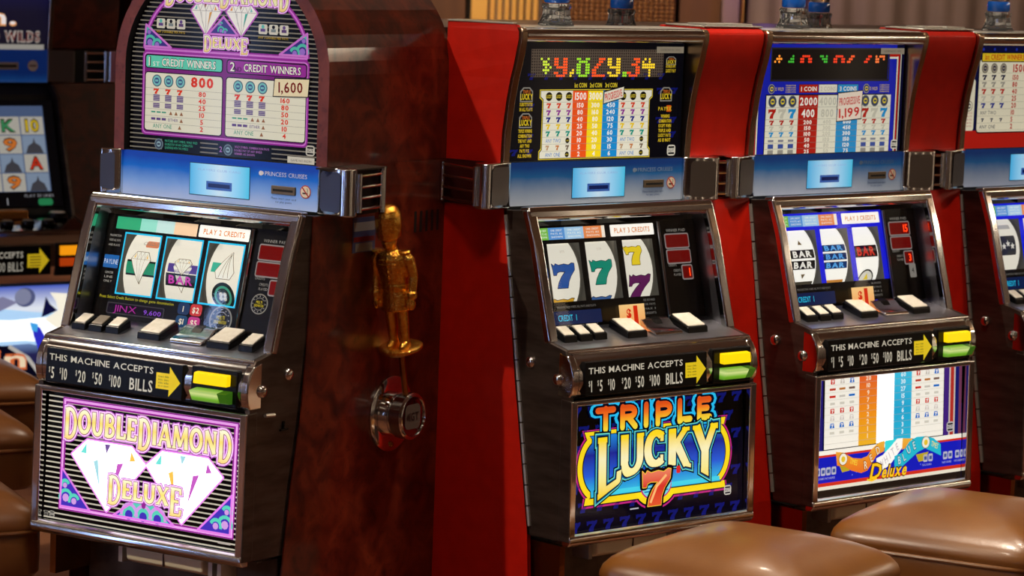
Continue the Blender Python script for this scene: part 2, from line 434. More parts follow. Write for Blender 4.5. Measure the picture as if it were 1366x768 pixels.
    def strokes(s, t, x0, y0, w, h, mat, lay=0, th=.2, o=0.0, serif=True, heights=None, gap=.06, drop=None):
        """hand lettering fitted between x0 and x0 + w; o widens every stroke for an outline"""
        H = [heights[i] if heights else 1.0 for i in range(len(t))]
        D = [drop[i] if drop else 0.0 for i in range(len(t))]
        gl = [stroke_glyph(c, serif) for c in t]
        tot = sum(g[0] * (.55 + .45 * hh) + gap for g, hh in zip(gl, H)) - gap
        kx = w / tot; px = 0
        for (gw, sts), hh, dd in zip(gl, H, D):
            sx = kx * (.55 + .45 * hh)
            for pts, wt in sts:
                q = [(x0 + px * kx + a * sx, y0 + dd * h + b * h * hh) for a, b in pts]
                ww = th * h * wt + 2 * o
                if o:
                    for end, nxt in ((0, 1), (-1, -2)):
                        l = math.hypot(q[end][0] - q[nxt][0], q[end][1] - q[nxt][1]) or 1e-9
                        q[end] = (q[end][0] + (q[end][0] - q[nxt][0]) / l * o, q[end][1] + (q[end][1] - q[nxt][1]) / l * o)
                s.line(q, ww, mat, lay, rnd=not serif)
            px += gw * (.55 + .45 * hh) + gap
    def seven(s, x, y, w, h, mat, lay=0, edge=None, ew=.0):
        pts = [(x + (a - .5) * w, y + (b - .5) * h) for a, b in SEVEN]
        if edge: s.outline(pts, ew * 2, edge, lay)
        s.poly(pts, mat, lay + 1)
    def build(s, name, parent):
        return s.m.build(name, None, parent)

# ================================================================ the room
def struct(mb, name, mat=None, **kw):
    o = mb.build(name, mat, None, **kw); o['kind'] = 'structure'; return o
CARPET = noisy(principled('patterned_carpet', (110, 60, 40), 0.95), 3.5, (84, 40, 32), (140, 88, 54), 0.3, bscale=400)
PLASTER = noisy(principled('tan_ceiling', (160, 128, 98), 0.8), 6, (152, 120, 90), (168, 136, 106))
WALLBROWN = noisy(principled('brown_wall', (100, 82, 68), 0.55), 4, (88, 70, 58), (112, 94, 80), stretch=(1, 1, .25))
RX0, RX1, RY0, RY1 = -6.0, 6.0, -4.0, 12.6
struct(MB().box(RX0, RX1, RY0, RY1, FZ - .05, FZ), 'floor', CARPET)
struct(MB().box(RX0, RX1, RY0, RY1, CEIL_Z, CEIL_Z + .05), 'ceiling', PLASTER)
struct(MB().box(RX0, RX1, RY1, RY1 + .1, FZ, CEIL_Z), 'wall_back', WALLBROWN)
struct(MB().box(RX0, RX1, RY0 - .1, RY0, FZ, CEIL_Z), 'wall_front', WALLBROWN)
struct(MB().box(RX0 - .1, RX0, RY0, RY1, FZ, CEIL_Z), 'wall_left', WALLBROWN)
struct(MB().box(RX1, RX1 + .1, RY0, RY1, FZ, CEIL_Z), 'wall_right', WALLBROWN)

LAMPGLOW = ink((255, 226, 180), 14.0)
def downlight(x, y, watts, cone, aim, col, size):
    t = empty('ceiling_downlight', (x, y, CEIL_Z))
    tag(t, 'round recessed ceiling downlight with warm glow overhead', 'light', 'recessed ceiling downlights')
    MB().lathe([(.075, -.012), (.085, -.006), (.085, 0.0), (.055, 0.0), (.055, -.004)], 24).build('trim_ring', CHROME, t, smooth=True)
    MB().lathe([(.052, -.004), (.052, -.001)], 20).build('lens', LAMPGLOW, t)
    l = bpy.data.lights.new('downlight_lamp', 'SPOT'); l.energy = watts; l.spot_size = R(cone); l.spot_blend = .6; l.shadow_soft_size = size; l.color = col
    o = bpy.data.objects.new('downlight_lamp', l); COL.objects.link(o); o.parent = t; o.location = (0, 0, -.03)
    a = Vector(aim) if aim else Vector((x, y, 0))
    o.rotation_euler = (a - Vector((x, y, CEIL_Z - .03))).to_track_quat('-Z', 'Y').to_euler()
for a in DOWNLIGHTS: downlight(*a)
STRIPGLOW = ink((255, 232, 200), 4.0)
for x, y, ln, turn in STRIPS:
    t = empty('added_strip_lamp', (x, y, CEIL_Z), R(turn)); tag(t, 'long warm strip lamp added overhead for chrome highlights', 'light', 'added ceiling strip lamps')
    MB().box(-ln / 2 - .02, ln / 2 + .02, -.07, .07, -.03, 0).build('strip_housing', STEEL, t, bevel=.004)
    MB().box(-ln / 2, ln / 2, -.05, .05, -.036, -.0305).build('strip_diffuser', STRIPGLOW, t)

TUBE_COOL = ink((150, 185, 255), 4.0); TUBE_BRIGHT = ink((165, 195, 255), 22.0); TUBE_WARM = ink((255, 226, 190), 3.5)
for x, y in ADDED_TUBES:
    t = empty('added_tube_lamp', (x, y, FZ)); tag(t, 'tall glowing tube added by the wall for chrome reflections', 'lamp', 'added tube lamps along the walls')
    MB().lathe([(.02, .5), (.025, .52), (.025, 2.5), (.02, 2.52)], 14).build('tube', (TUBE_BRIGHT if x < 0 else TUBE_COOL) if int(y * 10) % 4 < 2 or x < 0 else TUBE_WARM, t, smooth=True)
    for z in (.45, 2.52): MB().lathe([(.06, z), (.06, z + .05)], 16).build('tube_cap', STEEL, t, smooth=True)
    MB().lathe([(.12, 0), (.12, .02), (.03, .04), (.03, .45)], 16).build('tube_foot', STEEL, t, smooth=True)

t = empty('cove_lamp', (RX1 - .06, 9.0, 2.74)); tag(t, 'long warm cove lamp high on the right-hand wall', 'light')
MB().box(-.05, .05, -2.4, 2.4, -.03, .03).build('cove_tube', ink((255, 236, 206), 34.0), t); MB().box(-.02, .06, -2.45, 2.45, -.06, -.031).build('cove_shelf', STEEL, t)

# wall dressing far behind the bank: woven brass screen, ribs, pillars, curtain
YB = 12.0
WEAVE = principled('woven_brass', (150, 96, 48), 0.4, 0.5)
def weave(m):
    N, L, b = nodes(m)
    tc = N.new('ShaderNodeTexCoord')
    w1 = N.new('ShaderNodeTexWave'); w1.inputs['Scale'].default_value = 14; w1.bands_direction = 'X'
    w2 = N.new('ShaderNodeTexWave'); w2.inputs['Scale'].default_value = 18; w2.bands_direction = 'Z'
    L.new(tc.outputs['Object'], w1.inputs['Vector']); L.new(tc.outputs['Object'], w2.inputs['Vector'])
    mu = N.new('ShaderNodeMath'); mu.operation = 'MULTIPLY'; L.new(w1.outputs['Fac'], mu.inputs[0]); L.new(w2.outputs['Fac'], mu.inputs[1])
    r = N.new('ShaderNodeValToRGB'); r.color_ramp.elements[0].color = lin((84, 48, 22)); r.color_ramp.elements[1].color = lin((190, 126, 64))
    L.new(mu.outputs[0], r.inputs['Fac']); L.new(r.outputs['Color'], b.inputs['Base Color'])
    bp = N.new('ShaderNodeBump'); bp.inputs['Distance'].default_value = .01; L.new(mu.outputs[0], bp.inputs['Height']); L.new(bp.outputs['Normal'], b.inputs['Normal'])
weave(WEAVE)
GILT = principled('gilt_rib', (226, 168, 84), 0.35, 0.25)
t = empty('woven_screen', (0.08, YB, FZ)); tag(t, 'woven brass wall screen with gilt vertical ribs behind the machine tops', 'screen')
MB().box(0, .56, .02, .05, 0, 2.6).build('woven_panel', WEAVE, t)
for k in range(7):
    MB().prism_z([(-.205 + k * .030 + .011 * math.cos(2 * PI * q / 8), .011 * math.sin(2 * PI * q / 8)) for q in range(8)], 0, 2.6).build('rib', GILT, t, smooth=True)
MB().box(-.22, 0, .02, .05, 0, 2.6).build('backing', WALLBROWN, t)
t = MB().box(-.215, -.145, YB - .03, YB + .08, FZ, 2.7).build('gilt_pillar', GILT, None, bevel=.006); tag(t, 'slim gilt pillar left of the woven brass screen', 'pillar')
t = MB().box(-1.6, -.24, YB + .05, YB + .1, FZ, 2.7).build('wood_wall_panel', noisy(principled('dark_oak', (84, 50, 26), .5), 6, (70, 40, 20), (98, 60, 32), stretch=(1, 1, .1)), None); tag(t, 'dark oak wall panel behind the arched machine', 'panel')
t = MB().box(.66, .83, YB + .02, YB + .06, FZ, 2.7).build('wood_wall_panel', MATS['dark_oak'], None); tag(t, 'dark oak wall panel between woven screen and grey pillar', 'panel')
t = MB().box(.835, .905, YB - .05, YB + .06, FZ, 2.7).build('stone_pillar', principled('mauve_stone', (128, 100, 96), .5), None, bevel=.006); tag(t, 'greyish mauve pillar right of the dark oak panel', 'pillar')
t = MB().box(.912, .924, YB - .03, YB + .02, FZ, 2.7).build('brass_strip', GILT, None, bevel=.003); tag(t, 'thin brass strip beside the greyish mauve pillar', 'strip')
m = MB(); n = 160
for k in range(n):
    x0, x1 = .94 + 2.4 * k / n, .94 + 2.4 * (k + 1) / n
    f = lambda x: YB + .006 * math.sin(x * 60) + .008 * math.sin(x * 23 + 1)
    m.poly([(x0, f(x0), FZ), (x1, f(x1), FZ), (x1, f(x1), 2.7), (x0, f(x0), 2.7)])
t = m.build('curtain', noisy(principled('taupe_curtain', (112, 90, 78), .8), 8, (98, 77, 66), (124, 100, 88), stretch=(1, 1, .08)), None, smooth=True); tag(t, 'greyish brown pleated curtain behind the right-hand machines', 'curtain')
t = empty('wall_lamp', (1.0, YB - .16, 1.62)); tag(t, 'violet glowing wall lamp in front of the curtain', 'lamp')
MB().lathe([(.03, -.14), (.045, -.12), (.045, .12), (.03, .14)], 16).build('shade', ink((120, 60, 230), 1.5), t, smooth=True)
MB().box(-.02, .02, .02, .15, -.03, .03).build('bracket', BRASS, t)
l = bpy.data.lights.new('lamp_glow', 'POINT'); l.energy = 1.2; l.color = (.45, .18, 1.0); l.shadow_soft_size = .05
o = bpy.data.objects.new('lamp_glow', l); COL.objects.link(o); o.parent = t; o.location = (0, -.1, -.05)

# ================================================================ slot machines: shared cabinet
ROW_A = R(41.27)
EX = Vector((math.cos(ROW_A), math.sin(ROW_A), 0))
M2P = Vector((0.22539, 6.07629, 0)); STEP = 0.7314
POSE = {1: (Vector((-0.64696, 5.75206, 0)), R(-31.844))}
for k in (2, 3, 4): POSE[k] = (M2P + EX * STEP * (k - 2), ROW_A)

PL_BEL = (.158, .435, .145, .73)
PL_BILL = (.1725, .736, .168, .806)
PL_REEL = (.026, .854, -.028, 1.067)
PL_BELT = (-.075, 1.105, -.075, 1.197)
PL_MARQ = (-.085, 1.197, -.085, 1.5)
PL_M1 = (-.0855, 1.197, -.0855, 1.6)
RT = Vector((-.2458, .9693)); RN = Vector((.9693, .2458))           # reel plane: up, outward (d, z)
REEL_R = .10

FRONT = [(.007, 1.106), (.036, 1.031), (.093, .838), (.14, .828), (.153, .804), (.16, .774), (.157, .736), (.161, .595), (.168, .431)]
HINGE = [(-.06, 1.10), (-.007, .758), (.052, .428)]
BULGE = [(.118, .826), (.145, .8185), (.157, .803), (.165, .783), (.167, .763), (.163, .742), (.154, .731), (.09, .731)]

TRIM = [(-.034, 1.4815), (-.027, 1.474), (-.0265, 1.459), (-.038, 1.41), (-.049, 1.373), (-.059, 1.327), (-.0685, 1.262), (-.071, 1.197)]

GREY = (196, 190, 172)
def stripes(p, x0, x1, s0, s1, pitch, th, mat, lay, clip=None):
    s = s0
    while s < s1:
        a, b = x0, x1
        if clip:
            c = clip(s)
            if c is None: s += pitch; continue
            a, b = max(a, c[0]), min(b, c[1])
        p.rect(a, s, b, s + th, mat, lay); s += pitch

def logo(p, x, y, h, mat, dark, lay):
    """maker's oval emblem"""
    w = h * 1.05
    p.rect(x - w / 2, y - h / 2, x + w / 2, y + h / 2, mat, lay, r=h * .28)
    p.rect(x - w * .36, y + h * .2, x + w * .36, y + h * .36, dark, lay + 1, r=h * .06)
    p.rect(x - w * .36, y - h * .36, x + w * .36, y - h * .2, dark, lay + 1, r=h * .06)
    p.text(x, y - h * .12, 'IGT', h * .24, dark, lay + 1, width=w * .7)

def seal(p, x, y, r, ring, mid, core, lay):
    p.disc(x, y, r, ring, lay, 20); p.disc(x, y, r * .82, mid, lay + 1, 20); p.disc(x, y, r * .5, core, lay + 2, 16)
    p.disc(x - r * .15, y, r * .2, mid, lay + 3, 8); p.disc(x + r * .15, y, r * .2, mid, lay + 3, 8)

def gem(p, x0, s0, x1, s1, white, edge, lay, ew, facets=None, fine=None):
    w, h = x1 - x0, s1 - s0
    q = {k: (x0 + a * w, s0 + b * h) for k, (a, b) in GEM.items()}
    pts = [q['l'], q['tl'], q['tr'], q['r'], q['b']]
    p.outline(pts, ew, edge, lay); p.poly(pts, white, lay + 1)
    A = lambda a, b: (x0 + a * w, s0 + b * h)
    if fine:
        for a, b in (((0, .76), (1, .76)), ((.2, 1), (.3, .76)), ((.4, 1), (.3, .76)), ((.4, 1), (.5, .76)), ((.6, 1), (.5, .76)), ((.6, 1), (.7, .76)), ((.8, 1), (.7, .76)), ((.3, .76), (.5, 0)), ((.5, .76), (.5, 0)), ((.7, .76), (.5, 0))):
            p.line([A(*a), A(*b)], w * .012, fine, lay + 2)
    if facets:
        for col, tri in zip(facets, (((.12, .8), (.2, .96), (.2, .8)), ((.8, .93), (.86, .8), (.78, .78)), ((.3, .7), (.36, .74), (.4, .3)), ((.62, .72), (.7, .74), (.56, .28)), ((.44, .98), (.52, .98), (.47, .84)))):
            p.poly([A(*t) for t in tri], col, lay + 3)

def corner_leaf(p, tri, mats, lay, flip=1):
    """printed acanthus corner: outline, ground, curled leaves"""
    edge, ground, leaf, pale = mats
    p.poly(tri, ground, lay); p.outline(tri, .0045, edge, lay + 3)
    cx = sum(t[0] for t in tri) / 3; cy = sum(t[1] for t in tri) / 3
    L = max(abs(tri[0][0] - tri[1][0]), abs(tri[0][0] - tri[2][0])); 
    for k, (ax, ay, r) in enumerate(((-.16, -.10, .20), (.12, -.16, .16), (-.2, .22, .13))):
        x, y = cx + ax * L * flip, cy + ay * L
        p.line(_arc(x, y, r * L, r * L, 20 if flip > 0 else 160, 200 if flip > 0 else -20, 7), L * .09, leaf, lay + 1)
        p.disc(x, y, r * L * .55, pale, lay + 2, 8)

def machine(k, name, label, st):
    pos, a = POSE[k]
    root = empty(name, pos, a)
    tag(root, label, 'slot machine')
    # -- cabinet shell
    MB().box(-.258, .258, .27, .50, .425, 1.10).build('rear_cabinet', MATTEBLACK, root)
    for s in (-1, 1):
        xs = sorted((s * .2575, s * .268))
        MB().prism_x([(-.50, 1.10)] + HINGE + [(-.50, .428)], *xs).build('rear_side', DARKMETAL, root)
        xs = sorted((s * .2575, s * .2705))
        sp = MB().prism_x([HINGE[0]] + FRONT + [HINGE[2], HINGE[1]], *xs).build('side_panel', DARKMETAL, root, bevel=.002)
        sp['label'] = 'dark brushed metal side'
        MB().prism_x([(.135, .728), (.1655, .726), (.174, .433), (.14, .433)], *sorted((s * .258, s * .2725))).build('door_edge', DARKMETAL, root, bevel=.002)
    if st.get('hinge'):
        m = MB()
        for q in range(15):
            t0, t1 = q / 15, (q + .93) / 15
            pt = lambda t: (-.2725, -(-.06 + .112 * t), 1.09 - .645 * t)
            m.tube([pt(t0), pt(t1)], .0042, 6)
        m.build('piano_hinge', STEEL, root, smooth=True)
        for d, z in ((.036, .792), (.121, .767)): MB().lathe([(.0005, -.010), (.005, -.0095), (.0105, -.007), (.013, -.003), (.013, 0)], 16, (-.2705, -d, z), 'x').build('dome_bolt', CHROME, root, smooth=True)
    # -- reel bay: bright frame, mirror cheeks, art glass with three windows, reels
    for s in (-1, 1):
        MB().prism_x([(.007, 1.108), (.037, 1.032), (.094, .838), (.074, .834), (.018, 1.028), (-.012, 1.104)], *sorted((s * .247, s * .272))).build('reel_frame_side', CHROME, root, bevel=.005, seg=3)
        MB().prism_x([(.005, 1.102), (.088, .84), (.02, .85), (-.034, 1.07)], *sorted((s * .2475, s * .253))).build('mirror_cheek', CHEEK, root)
    MB().prism_x([(-.02, 1.110), (.004, 1.112), (.0115, 1.104), (.0135, 1.088), (.004, 1.080), (-.03, 1.078)], -.268, .268).build('reel_frame_top', CHROME, root, bevel=.004, seg=3)
    MB().prism_x([(.0, 1.082), (-.034, 1.076), (-.034, 1.081), (.0, 1.087)], -.247, .247).build('bay_ceiling', CHROME, root)
    MB().box(-.247, .247, .255, .26, .84, 1.085).build('reel_housing', MATTEBLACK, root)
    p = Print(PL_REEL, .0003)
    WX = ((-.192, -.1005), (-.084, .0075), (.0245, .114)); W0, W1 = .0565, .1805
    pan = st['panel']
    p.rect(-.2475, 0, .2475, W0, st.get('panel_low', pan), 0); p.rect(-.2475, W1, .131, .2195, pan, 0); p.rect(.131, W0, .2475, .2195, BLACK, 0)
    xs = [-.2475] + [v for w in WX for v in w] + [.131]
    for q in range(0, 8, 2): p.rect(xs[q], W0, xs[q + 1], W1, pan, 0)
    p.build('reel_glass', root)
    # tunnel walls between windows
    for x in (-.2475, -.0925, .016, .1225):
        m = MB().prism_x([(.026 - .2458 * .05, .854 + .9693 * .05), (.026 - .2458 * .19, .854 + .9693 * .19), (-.2, 1.07), (-.2, .86)], x - .004, x + .004)
        m.build('reel_divider', REELGREY, root)
    for (x0, x1), fn in zip(WX, st['reels']):
        c2 = Vector((.026, .854)) + RT * .1185 - RN * (REEL_R + .006)
        def cyl(x, s_, h, c2=c2):
            th = s_ / REEL_R; r = REEL_R + h
            q = c2 + RN * (r * math.cos(th)) + RT * (r * math.sin(th))
            return (x, -q[0], q[1])
        m = MB(); n = 40; xa, xb = x0 + .003, x1 - .003
        for q in range(n):
            t0, t1 = 2 * PI * q / n * REEL_R, 2 * PI * (q + 1) / n * REEL_R
            m.poly([cyl(xa, t0, 0), cyl(xb, t0, 0), cyl(xb, t1, 0), cyl(xa, t1, 0)])
        reel = m.build('reel', st.get('paper', PAPER), root, smooth=True)
        p = Print(cyl, .0002); p.slice = .006; cx = (xa + xb) / 2
        fn(p, cx, xb - xa)
        p.build('reel_symbols', reel)
    p = Print(PL_REEL, .0003); st['reel_print'](p); p.build('reel_glass_print', root)
    m = MB(); P0 = Print((.026 + .9693 * .022, .854 + .2458 * .022, -.028 + .9693 * .022, 1.067 + .2458 * .022))
    P0.rect(-.2475, .0, .2475, .222, PANE, 0); P0.build('clear_cover', root)
    # slim bright divider between the art glass and the meter panel
    MB().tube([(.133, -.03, .856), (.133, .022, 1.065)], .0035, 8).build('divider_strip', CHROME, root, smooth=True)
    # meters
    for x0, s0, x1, s1, txt in ((.154, .1585, .222, .1865, st['meters'][0]), (.154, .125, .222, .1515, st['meters'][1]), (.194, .089, .222, .1165, st['meters'][2])):
        p = Print(PL_REEL, .0005)
        p.rect(x0 - .003, s0 - .003, x1 + .003, s1 + .003, ink((150, 140, 136), .7), 1, r=.005)
        p.rect(x0, s0, x1, s1, ink((126, 14, 11), .62), 2, r=.003)
        if txt: p.text(x1 - .006, s0 + .0055, txt, s1 - s0 - .011, ink((255, 60, 20), 2.2), 3, al='r', xs=.9, off=.02)
        p.build('meter_window', root)
    # -- button deck
    MB().prism_x([(-.0, .857), (.03, .8565), (.093, .8385), (.136, .829), (.136, .815), (0, .82)], -.2575, .2575).build('button_deck', CHEEK, root)
    MB().tube([(-.266, -.138, .8245), (.266, -.138, .8245)], .0055, 10).build('deck_edge', CHROME, root, smooth=True)
    zdeck = lambda d: .8565 - (d - .03) * .27
    for x0, x1, d0, d1, cap in st['buttons']:
        b = MB(); zb0, zb1 = zdeck(d0), zdeck(d1)
        b.prism_x([(d0, zb0 - .002), (d1, zb1 - .002), (d1 - .002, zb1 + .013), (d0 + .003, zb0 + .015)], x0, x1)
        bo = b.build('button', BLACK, root, bevel=.0025)
        c = MB().prism_x([(d0 + .006, zb0 + .0148), (d1 - .006, zb1 + .0128), (d1 - .007, zb1 + .017), (d0 + .007, zb0 + .019)], x0 + .004, x1 - .004)
        c.build('button_cap', cap, bo, bevel=.0018)
    # polished coin ramp in the middle of the deck
    m = MB(); x0, x1 = st['ramp']
    m.prism_x([(.040, .853), (.104, .837), (.100, .844), (.074, .853), (.060, .864), (.046, .869)], x0, x1)
    ro = m.build('coin_ramp', CHROME, root, bevel=.004)
    MB().prism_x([(.048, .866), (.060, .863), (.071, .855), (.062, .8645), (.050, .8695)], x0 + .03, x1 - .03).build('coin_slot', BLACK, ro)
    # -- bill panel
    MB().prism_x(BULGE, -.252, .252).build('bill_fascia', CHROME, root, smooth=True)
    for s in (-1, 1):
        MB().prism_x([(d + .002, z) for d, z in BULGE[:7]] + [(.12, .731)], *sorted((s * .252, s * .271))).build('bill_end_cap', CHROME, root, bevel=.004)
    pl = MB().prism_x([(.1725, .736), (.168, .806), (.14, .806), (.14, .736)], -.24, .1125).build('bill_plate', BLACK, root, bevel=.002)
    p = Print(PL_BILL, .0003)
    W = ink((214, 206, 186), .75)
    p.text(-.231, .0455, 'THIS MACHINE ACCEPTS', .0125, W, 1, al='l', off=.012, width=.27)
    for b, fr in zip(st['bills'], (0, .106, .262, .425, .585, .783) if len(st['bills']) == 6 else (0, .09, .2, .345, .49, .64, .817)):
        x = -.231 + fr * .27
        if b[0] == '$':
            p.text(x, .0205, '$', .011, W, 1, al='l', xs=.55); p.text(x + .0068, .0085, b[1:], .0225, W, 1, al='l', xs=.56 if len(st['bills']) == 6 else .53, off=.016, track=.12)
        else: p.text(.039, .0085, b, .0225, W, 1, al='r', off=.016, width=.27 * (1 - fr))
    Y = ink((226, 196, 30), .95)
    p.poly([(.047, .018), (.080, .018), (.080, .004), (.108, .034), (.080, .064), (.080, .050), (.047, .050)], Y, 1)
    for q, t in enumerate(('Insert Bills', 'Into Slot', 'this side', 'up or down')): p.text(.066, .041 - q * .0062, t, .0038, paint((60, 46, 8)), 2, width=.026)
    p.build('bill_lettering', pl)
    ac = MB().prism_x([(.1705, .734), (.1665, .809), (.14, .809), (.14, .734)], .132, .247).build('bill_acceptor', BLACK, root, bevel=.003)
    MB().prism_x([(.1702, .7775), (.1845, .777), (.1815, .7985), (.169, .8005)], .149, .232).build('yellow_lens', ink((255, 214, 10), 1.15), ac, bevel=.002)
    m = MB(); GRN = ink_ramp(((80, 130, 20), (120, 190, 40), (225, 240, 150), (110, 180, 40)), .742, .768, .95)
    m.prism_x([(.171, .743), (.186, .744), (.197, .765), (.1705, .7685)], .149, .215); m.build('green_slot_lens', GRN, ac, bevel=.0015)
    MB().prism_x([(.171, .743), (.184, .744), (.195, .765), (.1705, .7685)], .216, .238).build('green_slot_tip', ink((60, 110, 24), .7), ac, bevel=.0015)
    # -- belly door
    MB().prism_x([(.148, .7285), (.1665, .7265), (.1668, .7155), (.15, .713)], -.271, .271).build('belly_frame_top', CHROME, root, bevel=.003)
    MB().prism_x([(.152, .449), (.166, .4505), (.177, .443), (.1785, .432), (.170, .4225), (.15, .4215)], -.271, .271).build('belly_frame_bottom', CHROME, root, bevel=.004, seg=3)
    for s in (-1, 1):
        MB().prism_x([(.15, .728), (.1675, .7265), (.1745, .434), (.155, .434)], *sorted((s * .253, s * .2715))).build('belly_frame_side', CHROME, root, bevel=.004, seg=3)
    g = MB().prism_x([(.1575, .445), (.146, .722), (.13, .722), (.14, .445)], -.2535, .2535).build('belly_glass', BLACK, root)
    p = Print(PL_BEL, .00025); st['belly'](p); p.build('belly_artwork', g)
    # -- belt: blue fascia with player terminal
    MB().box(-.2525, .2525, .076, .27, 1.1035, 1.1985).build('belt_housing', MATTEBLACK, root)
    f = MB().box(-.2525, .2525, .0752, .08, 1.105, 1.197).build('belt_fascia', st['belt'], root)
    p = Print(PL_BELT, .0003)
    CY = ink_ramp(((60, 180, 235), (150, 215, 250), (205, 232, 250), (150, 215, 250), (50, 195, 235)), -.074, .079, st.get('disp', .95), axis=0)
    p.rect(-.0755, .0115, .0805, .0785, paint((40, 60, 90), .3), 1); p.rect(-.074, .013, .079, .077, CY, 2)
    p.rect(-.031, .025, .035, .0425, ink((60, 100, 180), .7), 3); p.rect(-.026, .030, .030, .038, ink((14, 30, 90), .6), 4)
    p.text(.002, .063, 'PLAYERS CLUB CARD', .0042, ink((150, 180, 225), .8), 3, width=.11)
    p.build('player_display', f)
    p = Print(PL_BELT, .0003); LW = st['belt_text']
    p.text(.118, .0645, 'PRINCESS CRUISES', .0085, LW, 1, al='l', width=.105)
    for q in range(2): p.text(.166, .0185 - q * .007, ('Please insert your card', 'for play points')[q], .0042, paint((40, 60, 120)), 1, width=(.062, .04)[q])
    p.build('belt_lettering', f)
    p = Print(PL_BELT, .0003); p.disc(.1075, .0685, .0052, LW, 1, 12); p.disc(.1115, .069, .0036, LW, 2, 10); p.build('cruise_emblem', f)
    cs = MB().box(.136, .196, -.004 + .075, .078, 1.134, 1.151).build('card_slot', principled('bezel_bronze', (120, 104, 84), .4, .6), f, bevel=.0015)
    MB().box(.141, .191, .0705, .074, 1.140, 1.1445).build('slot_mouth', MATTEBLACK, cs)
    p = Print(PL_BELT, .0003)
    p.disc(.220, .0385, .0135, paint((190, 60, 40)), 1, 20); p.disc(.220, .0385, .0115, paint((232, 220, 196)), 2, 20)
    p.rect(.213, .034, .226, .037, paint((60, 56, 50)), 3); p.line([(.2125, .047), (.2275, .030)], .0026, paint((190, 40, 30)), 4)
    p.line([(.224, .038), (.226, .042), (.224, .046)], .0014, paint((110, 104, 96)), 3)
    p.build('no_smoking_sticker', f)
    for s in st.get('caps', (-1, 1)):
        pts = [(.2525, -.069), (.262, -.062), (.325, -.044), (.338, -.044), (.346, -.052), (.348, -.066), (.340, -.085), (.2525, -.10)]
        c = MB().prism_z([(s * x, -d) for x, d in pts], 1.103, 1.199).build('belt_cap', CHROME, root, bevel=.0035, seg=3)
        m = MB(); q = []
        for t, zz in ((0, 1.118), (.0, 1.184), (.1, 1.191), (.9, 1.191), (1, 1.184), (1, 1.118), (.9, 1.111), (.1, 1.111)): q.append((s * (.266 + .062 * t), .0614 - .018 * t - .0012, zz))
        m.poly(q if s < 0 else q[::-1]); m.build('cap_inset', st.get('inset', SATIN), c)
    return root

REELGREY = principled('reel_housing_grey', (104, 102, 96), .5)
SATIN = principled('satin_steel', (120, 112, 106), .38, .9)
PAPER = ink((238, 232, 214), .95, .5)
PAPER_HOT = ink((255, 252, 240), 1.1, .5)

def belt_grille(parent, A, B, root_to=None, z0=1.112, z1=1.190):
    """four slim chrome bars running from A to B (x, d), with end posts"""
    o = MB().tube([(A[0], -A[1], z0 - .006), (A[0], -A[1], z1 + .006)], .006, 10).build('belt_grille', CHROME, parent, smooth=True)
    MB().tube([(B[0], -B[1], z0 - .006), (B[0], -B[1], z1 + .006)], .006, 10).build('grille_post', CHROME, o, smooth=True)
    for q in range(4):
        z = z0 + (z1 - z0) * q / 3
        MB().tube([(A[0], -A[1], z), ((A[0] + B[0]) / 2, -(A[1] + B[1]) / 2, z), (B[0], -B[1], z)], .0036, 8).build('grille_bar', CHROME, o, smooth=True)
    nx, ny = (B[1] - A[1]), -(B[0] - A[0]); l = math.hypot(nx, ny); nx, ny = nx / l * .02, ny / l * .02
    return o

def upright_top(root, st):
    """leaning top box with art glass, bright rail, curved cheeks and a tower light"""
    MB().prism_x([(-.10, 1.197), (-.10, 1.478), (-.165, 1.478), (-.20, 1.40), (-.46, 1.36), (-.46, 1.197)], -.256, .256).build('top_box', MATTEBLACK, root)
    MB().box(-.258, .258, .04, .165, 1.4785, 1.483).build('top_lid', STEEL, root, bevel=.002)
    rail = [(-.10, 1.4815)] + [(-.041 + .0155 * math.cos(R(a)), 1.4665 + .0150 * math.sin(R(a))) for a in range(90, -91, -12)] + [(-.10, 1.4515)]
    MB().prism_x(rail, -.258, .258).build('top_rail', CHROME, root, smooth=True)
    for s in (-1, 1):
        MB().prism_x(TRIM + [(-.14, 1.197), (-.14, 1.4815)], *sorted((s * .2565, s * .2735))).build('cheek_trim', BRONZE, root, bevel=.003)
    g = MB().box(-.2555, .2555, .0854, .095, 1.198, 1.455).build('marquee_glass', BLACK, root)
    p = Print(PL_MARQ, .00025); st['marquee'](p); p.build('marquee_artwork', g)
    p = Print(PL_MARQ, .0003); p.rect(.167, .2305, .2495, .2445, ink((150, 138, 118), .75), 8)
    p.text(.208, .2355, 'GAME NO 10 - 1042', .004, paint((110, 100, 90)), 9, width=.06); p.build('licence_sticker', g)
    if st.get('tower', True): tower(root, (-.1, .118, 1.483))

def tower(parent, loc, name='tower_light'):
    def fluted(o):
        m = MB(); n = 36; prof = ((.037, 0), (.037, .005), (.033, .010), (.029, .022), (.028, .034), (.031, .042), (.029, .047)); rings = []
        for r, h in prof: rings.append([(o[0] + (r + .003 * math.cos(6 * a)) * math.cos(a), o[1] + (r + .003 * math.cos(6 * a)) * math.sin(a), o[2] + h) for a in (2 * PI * k / n for k in range(n))])
        loft(m, rings); return m
    if parent is not None:
        o = Vector(loc); k = fluted(o).build(name, CRYSTAL, parent)
    else:
        k = empty(name, loc); o = Vector((0, 0, 0)); fluted(o).build('tower_base', CRYSTAL, k)
    MB().lathe([(.012, .001), (.020, .004), (.010, .012), (.010, .030), (.020, .040), (.022, .046)], 6, o).build('tower_stem', CHROME, k)
    MB().lathe([(.026, .0485), (.028, .052), (.028, .070), (.026, .073)], 20, o).build('blue_band', BLUEBAND, k, smooth=True)
    MB().lathe([(.025, .0735), (.026, .076), (.026, .12), (.020, .126)], 20, o).build('clear_lens', CRYSTAL, k, smooth=True)
    return k

